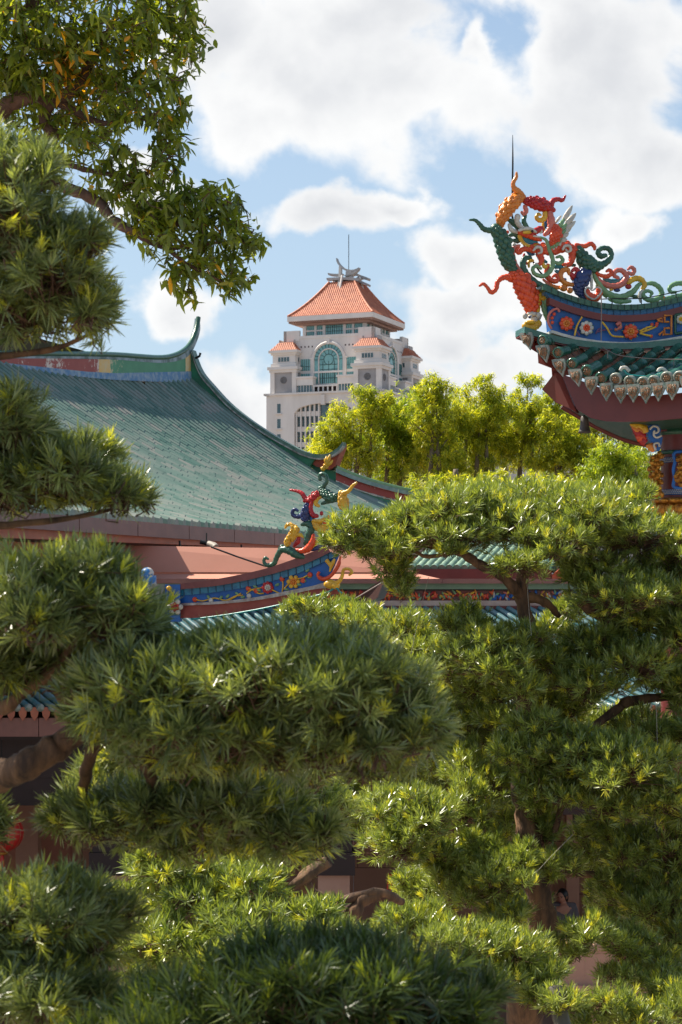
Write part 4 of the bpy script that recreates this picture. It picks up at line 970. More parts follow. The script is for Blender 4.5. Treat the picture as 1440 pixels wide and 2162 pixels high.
    D.blob('lion_ear', M_white, (530,1188), 18, 22, dy=-.07, parent=face); D.blob('lion_cheek', M_white, (505,1215), 22, 20, dy=-.06, parent=face)
    D.feather('lion_mane', M_white, [((520,1215+k*3), (556-k*5, 1180+k*13)) for k in range(9)], 7, dy=-.03, parent=face)
    D.blob('grey_cap', M_white, (460,1285), 28, 22, dy=.0)
build_dragon_right()
# ============================================================ BOAT SHAPED RIDGE with its green dragon
z5 = zmap(380, 880, 2.483)
YB = 25.0
def Yb(px): return YB - (px-380)*.003
def PB(a, b, off=0): x, y = z5(a, b); return P(x, y, Yb(x) - off)
def build_boat():
    t = thing('boat_ridge', P(540, 1300, 24.9), 'upswept blue gable ridge with yellow flower mosaic and maroon coping', 'roof ridge')
    def curve(pts): return [(v.x, v.y) for v in catmull([(x, y, 0) for x, y in pts], 5)]
    c0 = curve([(-2,875),(150,857),(300,830),(450,795),(600,745),(700,705),(768,678)])
    c1 = curve([(-2,905),(200,885),(400,845),(600,790),(700,752),(790,708)])
    c2 = curve([(-2,938),(200,917),(400,882),(600,827),(700,785),(838,722)])
    c3 = curve([(-2,978),(200,968),(400,945),(600,905),(700,885),(775,862)])
    c4 = curve([(-2,990),(200,982),(400,962),(600,926),(700,905),(830,892)])
    c5 = curve([(-2,1056),(200,1048),(400,1010),(600,966),(700,948),(850,925)])
    def band(name, top, bot, m, proud, th=.22, lab=None):
        n = 24; T = []; B = []
        for i in range(n+1):
            f = i/n; xt = top[0][0]+(top[-1][0]-top[0][0])*f; xb = bot[0][0]+(bot[-1][0]-bot[0][0])*f
            T.append(PB(xt, curve2(top, xt), proud)); B.append(PB(xb, curve2(bot, xb), proud))
        mb = MB(); mb.strip(T, B, (0,th+proud,0)); o = mb.build(name, m, t)
        if lab: o['label'] = lab
        return o
    band('coping', c0, c1, mat('coping red brown', (.24,.075,.065), rough=.6, col2=(.17,.055,.05), scale=6), .08, .3)
    band('blue_tile_band', c1, c2, mat('blue glazed tiles', (.02,.13,.24), rough=.35, col2=(.03,.20,.32), scale=7, lo=.45, hi=.55), .03)
    band('mosaic_panel', c2, c3, M_bluep, 0, lab='blue mosaic panel')
    band('white_line', c3, c4, mat('worn white', (.5,.46,.42), rough=.7, col2=(.25,.18,.15), scale=8), .05)
    band('maroon_base', c4, c5, M_redp, .01)
    mb = MB()
    for x in range(20, 800, 42):
        mb.tube([PB(x, curve2(c1, x), .034), PB(x+2, curve2(c2, x), .034)], .004, 4)
    mb.build('tile_joint', M_dark, t)
    # prow edge
    mb = MB(); mb.tube(catmull([PB(*q, .06) for q in ((842,730),(832,775),(808,815),(775,845),(745,850),(722,832),(730,812))], 4), [.014]*3+[.024]*9+[.028]*7+[.018]*6, 7); mb.build('prow_edge', M_dorange, t)
    mb = MB(); mb.tube(catmull([PB(*q, .05) for q in ((812,745),(795,780),(785,812))], 4), [.014,.02,.026,.028,.026,.022,.018,.014,.01], 7); mb.tube(catmull([PB(*q, .05) for q in ((795,785),(775,760),(768,752))], 4), .03, 6)
    mb.tube(catmull([PB(*q, .1) for q in ((885,832),(902,815),(885,798),(858,802),(850,835),(832,865),(800,872),(770,862))], 4), interp([.012,.02,.02,.02,.024,.028,.026,.012], 28), 7)
    mb.ball(PB(790, 878, .1), .09, .05, .06); mb.ball(PB(815, 885, .1), .06, .05, .05)
    mb.build('yellow_scroll', M_yellow, t)
    # vines and flowers
    mb = MB()
    for pts in ([(75,955),(120,965),(180,950),(240,962),(290,940),(330,935)],[(350,925),(380,905),(430,895),(460,880)],[(455,890),(480,905),(520,925)],[(535,925),(540,880),(535,850)],[(545,905),(560,885),(580,868)],[(600,850),(640,845),(680,825)],[(350,895),(375,905)],[(380,905),(410,925),(440,925)],[(240,962),(270,955),(320,925)]):
        mb.tube(catmull([PB(*q, .015) for q in pts], 5), .010, 6)
    mb.build('mosaic_stem', M_yellow, t)
    mb = MB(); 
    rng = random.Random(2)
    for (a, b) in ((150,945),(165,962),(215,948),(250,940),(300,928),(395,890),(415,910),(510,880),(560,905),(625,880),(650,860),(668,805),(680,840),(330,945)):
        mb.ball(PB(a, b, .015), .035, .012, .018, 8, 5, Matrix.Rotation(rng.uniform(-1,1), 3, 'Y'))
    mb.build('mosaic_leaf', M_lgreen, t)
    mb = MB()
    for (a, b) in ((78,958),(400,912),(535,850),(645,858),(682,828),(358,900)): mb.ball(PB(a, b, .02), .035, .016, .035, 8, 5)
    mb.build('orange_bud', M_dorange, t)
    mb = MB()
    for (a, b) in ((163,962),(362,940)): mb.ball(PB(a, b, .02), .035, .016, .035, 8, 5)
    mb.build('white_bud', M_white, t)
    flower(t, PB(460, 895, .03), .08, M_red, M_white, 8); flower(t, PB(595, 865, .03), .09, M_yellow, M_orange, 6)
    # end posts on the left
    z7 = zmap(0, 1100, 3.0)
    def P7(a, b, off=0): x, y = z7(a, b); return P(x, y, YB - off)
    mb = MB(); mb.slab([P7(1045,402,.1), P7(1142,402,.1), P7(1140,640,.1), P7(1050,640,.1)], (0,.35,0)); po = mb.build('end_post', M_bluep, t)
    mb = MB(); mb.tube(catmull([P7(*q, .12) for q in ((1060,430),(1085,450),(1100,480),(1095,520),(1110,560))], 4), .012, 6)
    for q in ((1070,425),(1085,490),(1062,520)): mb.ball(P7(*q, .12), .035, .02, .03)
    mb.build('post_vine', M_yellow, po)
    flower(po, P7(1108, 545, .13), .11, M_white, M_red, 6)
    mb = MB(); mb.slab([P7(965,400,.02), P7(1044,400,.02), P7(1044,640,.02), P7(965,640,.02)], (0,.4,0)); mb.build('plinth_block', mat('lichen plaster', (.42,.36,.30), rough=.85, col2=(.16,.19,.12), scale=6), t)
    mb = MB(); c = P(316, 1215, 25.2); mb.ball(c + Vector((-.03,0,.02)), .09, .09, .09); mb.lathe((c.x, c.y, c.z-.6), [(.09,0),(.09,.6)], 12); mb.build('round_post', mat('white blue glaze', (.55,.5,.42), rough=.4, col2=(.03,.18,.45), scale=5, lo=.48, hi=.52), t)
    mb = MB(); mb.tube(catmull([PB(*q, .12) for q in ((60,1062),(220,1042),(400,1012),(560,978),(660,952),(760,925),(815,898),(835,915),(850,925))], 5), .013, 6); mb.build('teal_cable', M_tealc, t)
build_boat()
def build_dragon_left():
    root = thing('dragon_finial', P(660, 1170, 24.1), 'smaller scrolled dragon ornament in green, yellow and red on the blue upswept ridge', 'roof ornament')
    D = Orn(root, z5, 24.15, 2.483, slope=-.003, x0=640); b = D.body
    b('red_horn', M_red, [(578,383),(615,390),(640,402),(655,425),(672,440)], [6,9,12,13,12])
    b('red_body', M_red, [(655,440),(690,435),(715,410),(732,398)], [12,20,20,8], scales=3)
    b('yellow_curl', M_yellow, [(738,420),(718,432),(712,455),(728,468)], [9,12,12,8])
    b('dark_green_horn', M_green, [(735,328),(733,306),(752,298),(768,312),(770,340),(752,365),(740,385)], [10,10,9,9,10,12,14])
    b('dark_green_body', M_green, [(738,378),(758,400),(790,425),(825,415)], [16,26,28,16], scales=4)
    b('green_leafs', M_green, [(745,455),(790,440),(835,435)], [8,14,10])
    b('yellow_horn', M_yellow, [(925,346),(905,362),(885,388),(850,405)], [6,8,10,15])
    b('yellow_body', M_yellow, [(845,400),(850,435),(855,465),(875,490)], [16,26,26,14], scales=3)
    b('navy_curl', M_navy, [(617,492),(602,485),(590,498),(596,518),(628,522),(655,505)], [7,9,10,11,13,18])
    b('navy_body', M_navy, [(668,460),(662,495),(655,530),(665,548)], [16,28,24,8], scales=3)
    b('red_neck', M_red, [(690,450),(686,485),(698,515),(718,520)], [10,12,14,11], dy=-.02)
    b('blue_fill', M_blue, [(680,500),(692,530),(700,560),(690,590)], [10,14,16,10], dy=.04)
    b('yellow_scales', M_yellow, [(700,550),(720,575),(748,592),(772,572)], [12,22,22,12], scales=3)
    b('yellow_top', M_yellow, [(700,545),(735,548),(755,535)], [9,13,9], dy=-.02)
    D.blob('red_bead', M_red, (742,506), 10, 12); b('red_tip', M_dorange, [(760,560),(775,540),(778,520)], [12,11,6]); D.blob('blue_bead', M_blue, (770,600), 20, 10); D.blob('red_bead', M_red, (832,580), 12, 14); b('blue_fill', M_blue, [(800,545),(835,548),(850,575)], [6,8,8], dy=.04)
    b('green_curl', M_green, [(640,565),(668,560),(690,575),(682,600)], [9,18,20,14])
    b('green_neck', M_green, [(690,590),(672,625),(668,655),(655,665)], [20,20,20,10])
    b('red_sweep', M_dorange, [(700,620),(695,655),(672,690),(640,703),(610,695)], [8,16,20,14,6], dy=-.04)
    b('yellow_leaf', M_yellow, [(552,582),(562,568),(582,565),(592,585),(578,625),(562,655),(560,680)], [6,9,10,12,16,18,10], scales=2)
    b('yellow_leaf', M_yellow, [(595,605),(615,585),(600,640)], [10,15,8]); b('yellow_leaf', M_yellow, [(600,625),(630,618),(645,630)], [9,11,6]); b('yellow_leaf', M_yellow, [(590,650),(600,600),(608,575)], [8,14,9])
    b('red_small_piece', M_red, [(600,675),(618,655),(625,630)], [8,14,9], dy=.03)  # small red glazed piece set a little behind the others
    b('yellow_side', M_yellow, [(700,690),(705,665),(725,655),(745,662)], [10,13,12,8])
    b('navy_foot', M_navy, [(690,695),(715,690),(740,680)], [10,12,9])
    b('green_tail', M_green, [(462,745),(447,740),(440,758),(455,778),(492,770),(508,735),(530,700),(565,698),(610,720),(650,735)], [6,9,9,11,13,14,16,22,24,12])
    b('green_tail_scroll', M_green, [(520,690),(535,678),(550,690)], [7,10,7])
build_dragon_left()
# ============================================================ FRONT GALLERY (long low building under the hall)
YG = 27.3
def build_gallery():
    t = thing('gallery_building', P(760, 2168, 26.5), 'long low gallery with peach walls, square pillars and blue green roof', 'gallery')
    zg = lambda y, Y=YG: CZ + (HY-y)/F*Y
    X0, X1 = -4.0, 9.0
    def bar(name, y0, y1, m, th, off, xa=None, xb=None, Y=YG):
        mb = MB(); a = -2.75 if xa is None else xa; b = X1 if xb is None else xb
        mb.box(((a+b)/2, Y - off + th/2, (zg(y0,Y)+zg(y1,Y))/2), b-a, th, zg(y0,Y)-zg(y1,Y)); return mb.build(name, m, t)
    n = 30
    for i in range(14):
        a = -2.75 + i*.84; mb = MB(); mb.box((a+.42, YG-.15+.25, (zg(1222)+zg(1232))/2), .835, .5, zg(1222)-zg(1232)); mb.build('coping_slab', mat('coping', (.36,.15,.11), rough=.65, col2=(.26,.10,.08), scale=3), t)
    bar('green_band', 1232, 1244, mat('sage band', (.20,.27,.16), rough=.5, col2=(.14,.2,.12), scale=3), .4, .08)
    bar('band_shadow_line', 1244, 1247, M_dark, .3, .02)
    bar('relief_band', 1247, 1268, mat('relief ground', (.20,.04,.03), rough=.6, col2=(.10,.05,.04), scale=6), .3, .0)
    bar('plain_band', 1268, 1279, mat('pale pink band', (.48,.36,.30), rough=.7, col2=(.33,.22,.18), scale=4), .4, .08)
    bar('lower_band', 1279, 1286, M_maroon, .4, .1)
    # relief figures: many small coloured leaves and petals
    rng = random.Random(11)
    cols = [M_dorange, M_orange, M_yellow, M_lgreen, M_red, M_white, M_bluep, M_pink]
    mbs = [MB() for _ in cols]
    x = -2.6
    while x < 6.5:
        for _ in range(5):
            sect = int((x+3)/1.3) % 4
            k = rng.choice([0,0,1,2,3,4] if sect else [6,5,2,6,7,3]); c = Vector((x+rng.uniform(-.06,.06), YG-.015, zg(1257.5)+rng.uniform(-.055,.055)))
            mbs[k].ball(c, rng.uniform(.012,.022), .014, rng.uniform(.02,.055), 6, 4, Matrix.Rotation(rng.uniform(-1.2,1.2), 3, 'Y'))
        x += .075
    for m, mb in zip(cols, mbs): mb.build('relief_figures', m, t)
    # tile roof: rolls from the ridge to the eave
    ya, yb = YG-.1, 24.3
    def S(x, s): # s 0 ridge 1 eave
        zt, ze = zg(1284), 6.2 - 245/F*24.3
        if x > 3.2: ze += .035*(x-3.2)**1.6
        return Vector((x + 2.0*(s-1), ya + (yb-ya)*s, zt + (ze-zt)*(1.15*s-.15*s*s)))
    mb = MB(); N = 30; xs = [-7.5 + i*.5 for i in range(39)]
    vs = [S(x, j/6) - UP*.03 for x in xs for j in range(7)]; mb.add(vs, [(i*7+j, i*7+j+1, (i+1)*7+j+1, (i+1)*7+j) for i in range(38) for j in range(6)]); rf = mb.build('roof', mat('gallery pan tiles', (.05,.12,.12), rough=.5, col2=(.10,.14,.13), scale=5), t)
    mb = MB()
    # rear slope
    mb.add([(-7.5,YG+.2,zg(1284)),(9,YG+.2,zg(1284)),(9,30.2,zg(1284)-1.3),(-7.5,30.2,zg(1284)-1.3)], [(0,1,2,3)]); mb.build('rear_roof', M_pan, t)
    mb = MB(); me_ = MB(); mr = MB(); x = -7.3
    while x < 11:
        pts = []; rr = []
        for k in range(10):
            for e, w in ((0,.94),(.96,1.06)): pts.append(S(x, (k+e)/10)); rr.append(.043*w)
        mb.tube(pts, rr, 8, up=UP); c = pts[-1]
        me_.lathe(c, [(.052,-.01),(.052,.015),(0,.02)], 12, Matrix.Rotation(R(90), 3, 'X'))
        w = .06; q = c + Vector((.075, -.01, -.05))
        mr.slab([q+Vector((-w,0,.04)), q+Vector((0,0,.06)), q+Vector((w,0,.04)), q+Vector((w*.7,0,-.06)), q+Vector((0,0,-.12)), q+Vector((-w*.7,0,-.06))], (0,.02,0))
        x += .15
    mb.build('cover_tiles', M_tile2, rf); me_.build('round_tile_ends', M_pale, rf); mr.build('drip_tiles', M_gutter, rf)
    def eave_board(xa, xb, n):
        for i in range(n):
            a, b = xa+(xb-xa)*i/n, xa+(xb-xa)*(i+1)/n; p, q = S(a+.005,1)+Vector((0,.05,-.13)), S(b-.005,1)+Vector((0,.05,-.13)); mb = MB(); mb.strip([p,q],[p-UP*.24,q-UP*.24],(0,.05,0)); mb.build('eave_board', mat('eave board', (.26,.11,.08), rough=.6, col2=(.20,.085,.065), scale=3), t)
    eave_board(-7.4, 9, 14)
    mb = MB(); mb.box((.8, 27.3, 4.35), 16.6, 5.6, .12); mb.build('ceiling', M_dark, t)
    # sloping metal corner flap
    mb = MB(); mb.slab([PB(862,985,1.0), PB(1078,842,1.4), PB(1052,905,1.4), PB(1035,950,1.3), PB(905,1012,1.0)], (.1,.5,0)); fl = mb.build('eave_corner', mat('brown metal', (.09,.045,.04), rough=.45, scale=4), t)
    mb = MB(); mb.tube([PB(862,988,1.03), PB(1062,868,1.43)], .009, 5); mb.build('corner_edge', M_wire, fl)
    # columns, beams, stepped brackets
    cw = mat('pillar stone', (.50,.28,.19), rough=.7, col2=(.42,.22,.15), scale=1.5)
    for px in (-330, 238, 705, 1330, 1650):
        x = (px-720)/F*25.2
        mb = MB(); mb.box((x, 25.2, 1.25), .42, .42, 2.5); c = mb.build('pillar', cw, t); mb = MB(); mb.box((x, 25.2, 3.3), .3, .3, 1.59); mb.build('pillar_top', M_dark, c)
        mb = MB(); mb.box((x, 25.2, 2.62), .56, .56, .3); mb.box((x, 25.2, 2.9), .48, .48, .26); mb.build('pillar_collar', M_dark, c)
        for s_ in (-1, 1):
            mb = MB()
            for k in range(5): mb.box((x + s_*(.2+.16*k+.2), 25.2, 3.62-.10*(4-k)*1.0 + .02*k), .4 - .02*k, .22-.004*k, .62 - .1*k)
            mb.build('bracket', M_dark, t)
    mb = MB(); mb.box((.8, 25.2, 4.02), 16.4, .28, .55); mb.box((.8, 25.2, 3.55), 16.4, .16, .36); mb.build('beam', M_dark, t)
    mb = MB()
    for i in range(11):
        mb.box((-7+1.6*i, 30.4, 2.15), 1.59, .3, 4.28)
    mb.build('back_wall', ashlar_mat(), t)
    for px, yp, w in ((60,28.6,.34), (470,28.6,.34), (900,28.6,.34), (1110,28.6,.34), (1208,29.9,.2), (1260,29.9,.2)):
        x = (px-720)/F*yp; mb = MB(); mb.box((x, yp, 2.15), w, w, 4.27); mb.build('inner_pillar', cw, t)
    mb = MB(); mb.box((.9, 27.6, .06), 17, 6.6, .12); mb.build('floor_slab', M_stone, t)
    # peach sun-lit canopy slab behind the ridge wall
    return t
def ashlar_mat():
    m = bpy.data.materials.new('ashlar wall'); m.use_nodes = True; nt = m.node_tree; L = nt.links.new; b = nt.nodes['Principled BSDF']; b.inputs['Roughness'].default_value = .75
    tc = nd(nt, 'ShaderNodeTexCoord'); mp = nd(nt, 'ShaderNodeMapping'); mp.inputs['Rotation'].default_value = (R(90), 0, 0); L(tc.outputs['Object'], mp.inputs[0])
    br = nd(nt, 'ShaderNodeTexBrick'); br.inputs['Scale'].default_value = 1; br.inputs['Brick Width'].default_value = 1.1; br.inputs['Row Height'].default_value = .42; br.inputs['Mortar Size'].default_value = .008
    br.inputs['Color1'].default_value = (.46,.24,.16,1); br.inputs['Color2'].default_value = (.40,.205,.135,1); br.inputs['Mortar'].default_value = (.16,.08,.05,1); L(mp.outputs[0], br.inputs['Vector']); L(br.outputs['Color'], b.inputs['Base Color']); return m
build_gallery()
def build_canopy():
    t = thing('peach_canopy', P(560, 1215, 30), 'smooth peach coloured sloping canopy between the green hall eave and the long ridge wall', 'canopy')
    mb = MB(); mb.slab([P(236,1151,29.2), P(740,1160,29.2), P(880,1208,28.9), P(236,1208,28.9)], (0,.25,0)); mb.build('slab', M_peach, t)
    mb = MB(); mb.slab([P(300,1212,28.88), P(884,1212,28.88), P(930,1222,28.5), P(300,1222,28.5)], (0,0,-.06)); mb.build('sunlit_ledge', M_peach, t)  # flat strip added to catch the sun as the canopy's lit lower edge
    mb = MB(); mb.tube([P(446,1155,29.0), P(500,1175,28.9), P(562,1196,28.7)], .014, 5); mb.build('stay_rod', M_iron, t)
build_canopy()
def build_spot():
    c = P(449, 1152, 30.0); t = thing('floodlight', c, 'small white floodlight fixed under the gutter of the large hall', 'floodlight')
    mb = MB(); mb.tube([c+Vector((-.07,0,.03)), c+Vector((.02,-.05,-.0)), c+Vector((.05,-.08,-.03))], [.05,.055,.06], 12); mb.build('lamp_body', mat('dirty white metal', (.5,.44,.36), rough=.5), t)
    mb = MB(); mb.tube([c+Vector((-.07,0,.03)), c+Vector((-.2,0,.06))], .035, 8); mb.tube([c+Vector((-.1,0,.03)), c+Vector((-.1,.05,.2))], .012, 5); mb.build('bracket', M_iron, t)
build_spot()
def build_rear_roof():
    t = thing('small_hall', P(1020, 1215, 33), 'small side hall with pale green tube tiles above a maroon board', 'small hall')
    mb = MB(); m2 = MB()
    for i in range(22):
        px = 868 + i*16; A = P(px, 1200, 32.0); B = P(px+52, 1148, 34.2); pts = []; rr = []
        for k in range(8):
            for e, w in ((0,.93),(.95,1.08)): pts.append(A.lerp(B, 1-(k+e)/8)); rr.append(.06*w)
        mb.tube(pts, rr, 8)
    a, b = P(860,1203,32.1), P(1215,1203,32.1); c, d = P(1265,1149,34.2), P(915,1149,34.2)
    m2.strip([a, b], [d, c], (0,.02,-.05)); rf = m2.build('roof', M_dark, t)
    mb.build('cover_tiles', mat('pale green tiles', (.22,.32,.22), rough=.4, col2=(.12,.2,.14), scale=5), rf)
    mb = MB(); mb.strip([P(880,1201,31.9), P(1165,1201,31.9)], [P(880,1224,31.9), P(1165,1224,31.9)], (0,.1,0)); mb.build('eave_board', M_maroon, t)
    # arched red doorway wall
    mb = MB(); n = 12; c = P(1208, 1232, 31.9); r = .17
    for (ra, rb, m) in ((.0, .0, 0),):
        pass
    out = [c + Vector((-.36,0,-.2)), c + Vector((-.36,0,.12)), c + Vector((-.1,0,.34)), c + Vector((.1,0,.34)), c+Vector((.5,0,.2)), c + Vector((.5,0,-.2))]
    mb.slab(out, (0,.2,0)); w = mb.build('gable_wall', mat('orange red wall', (.45,.10,.05), rough=.6), t)
    mb = MB(); mb.slab([c + Vector((.05-r, -.01, -.2))] + [c + Vector((.05-r*math.cos(math.pi*i/n), -.01, .02+r*math.sin(math.pi*i/n))) for i in range(n+1)] + [c + Vector((.05+r, -.01, -.2))], (0,.02,0)); mb.build('arch_opening', M_dark, w)
    mb = MB(); mb.tube(catmull([P(1166,1205,31.8),P(1172,1190,31.8),P(1186,1186,31.8),P(1192,1196,31.8),P(1183,1204,31.8)],4), .06, 7); mb.build('corner_scroll', M_green, t)
    mb = MB(); mb.box((P(1040,1300,33).x, 34.6, 3.0), 3.6, 4.0, 6.0); mb.build('wall', M_peach, t)
build_rear_roof()
def build_far_block():
    c = P(960, 1010, 140); t = thing('distant_building', (c.x, c.y, 0), 'pale low building seen in slivers between the trunks of the bright green trees', 'building')
    mb = MB(); mb.box((c.x+6, 145, 8), 26, 10, 16); mb.build('wall', mat('pale far wall', (.55,.52,.50), rough=.8, scale=.3), t)
    mb = MB()
    for i in range(9):
        for j in range(4): mb.box((c.x-5+2.8*i, 139.98, 3+3.4*j), 1.5, .1, 1.5)
    mb.build('window', mat('far glass', (.10,.13,.15), rough=.3), t)
build_far_block()
# ============================================================ lower right balustrade
def build_balustrade():
    t = thing('stone_balustrade', P(1260, 2110, 23), 'peach stone balustrade with square posts at the lower right, behind the clipped tree', 'balustrade')
    m = mat('balustrade stone', (.46,.27,.19), rough=.75, col2=(.38,.21,.15), scale=2)
    z = lambda y, Y=22.0: CZ + (HY-y)/F*Y
    mb = MB(); x0, x1 = (1180-720)/F*22, (1700-720)/F*22
    mb.box(((x0+x1)/2, 22.0, z(2085)), x1-x0, .5, .14); mb.build('coping', m, t)
    mb = MB(); mb.box(((x0+x1)/2, 22.05, (z(2095)+0)/2-.05), x1-x0, .3, z(2095)-.1); mb.build('wall', m, t)
    for px in (1200, 1262, 1420, 1560):
        x = (px-720)/F*22; mb = MB(); mb.box((x, 22.0, z(2040)), .34, .34, z(1992)-z(2082)); mb.box((x, 22.0, z(1994)), .40, .40, .06); mb.build('post', m, t)
    for px in (1312, 1345, 1375):
        x = (px-720)/F*22; mb = MB(); mb.lathe((x, 21.9, z(2082)), [(.05,0),(.06,.05),(.035,.08),(.075,.18),(.04,.28),(.06,.33),(.05,.4)], 12); mb.build('baluster', M_maroon, t)
    mb = MB(); mb.box(((1343-720)/F*22, 21.9, z(2002)), .6, .12, .06); mb.build('handrail', M_maroon, t)
build_balustrade()
def lantern(px, py, Y, r, label):
    c = P(px, py, Y); t = thing('red_lantern', c, label, 'lantern', 'red lanterns under the gallery eave')
    mb = MB(); n = 16; prof = [(r*math.sin(math.pi*i/12)*1.0 if 0 < i < 12 else 0, r*.88*math.cos(math.pi*i/12)) for i in range(13)]; prof = [(max(a, .12*r) , b) for a, b in prof]
    mb.lathe(c, prof, 24); s = mb.build('lantern_shade', M_lant, t)
    mb = MB()
    for k in range(16):
        a = 2*math.pi*k/16; mb.tube([c+Vector((r*1.01*math.sin(th)*math.cos(a), r*1.01*math.sin(th)*math.sin(a), r*.89*math.cos(th))) for th in [math.pi*i/10 for i in range(1,10)]], .004, 4)
    mb.build('lantern_rib', M_gutter, s)
    mb = MB()                                              # gold ornament character-like scrolls on the shade
    for k in range(5):
        x = -r*.45 + r*.22*k
        for q in range(3):
            zc = r*.35 - q*r*.3; y = -math.sqrt(max(.01, r*r*1.04-x*x-zc*zc)); mb.tube([c+Vector((x-.02, y, zc)), c+Vector((x+.02, y-.002, zc+.02)), c+Vector((x+.01, y, zc-.05))], .006, 4)
    mb.build('gold_ornament', M_gold, s)
    for zz_, h in ((.9, .08), (-.9, -.08)):
        mb = MB(); mb.lathe(c+Vector((0,0,r*zz_)), [(.02,h*r),(r*.3,h*r*.9),(r*.32,-h*r),(.02,-h*r)] if h > 0 else [(.02,-h*r),(r*.32,-h*r),(r*.3,h*r*.9),(.02,h*r)], 14); mb.build('lantern_cap', M_gold, t)
    mb = MB(); mb.tube([c+Vector((0,0,r*.95)), (c.x, c.y, 4.3)], .008, 5); mb.build('cord', M_iron, t)
    mb = MB(); mb.tube([c+Vector((0,0,-r*.95)), c+Vector((0,0,-r*1.9))], [.03,.05], 8); mb.build('tassel', M_lant, t)
lantern(3, 1758, 24.6, .29, 'red lantern half hidden by leaves at the far left edge')
lantern(490, 1842, 24.8, .22, 'red lantern glimpsed between clipped tree pads, left of the middle')
def ribbon():
    mb = MB(); mb.tube(catmull([P(822,1845,25), P(818,1880,25), P(824,1905,25)], 4), .012, 4, flat=.3); mb.tube(catmull([P(826,1845,25), P(826,1870,25), P(820,1890,25)], 4), .01, 4, flat=.3)
    tag(mb.build('red_ribbon', M_lant), 'thin red ribbon hanging down in front of the peach wall', 'ribbon')
ribbon()
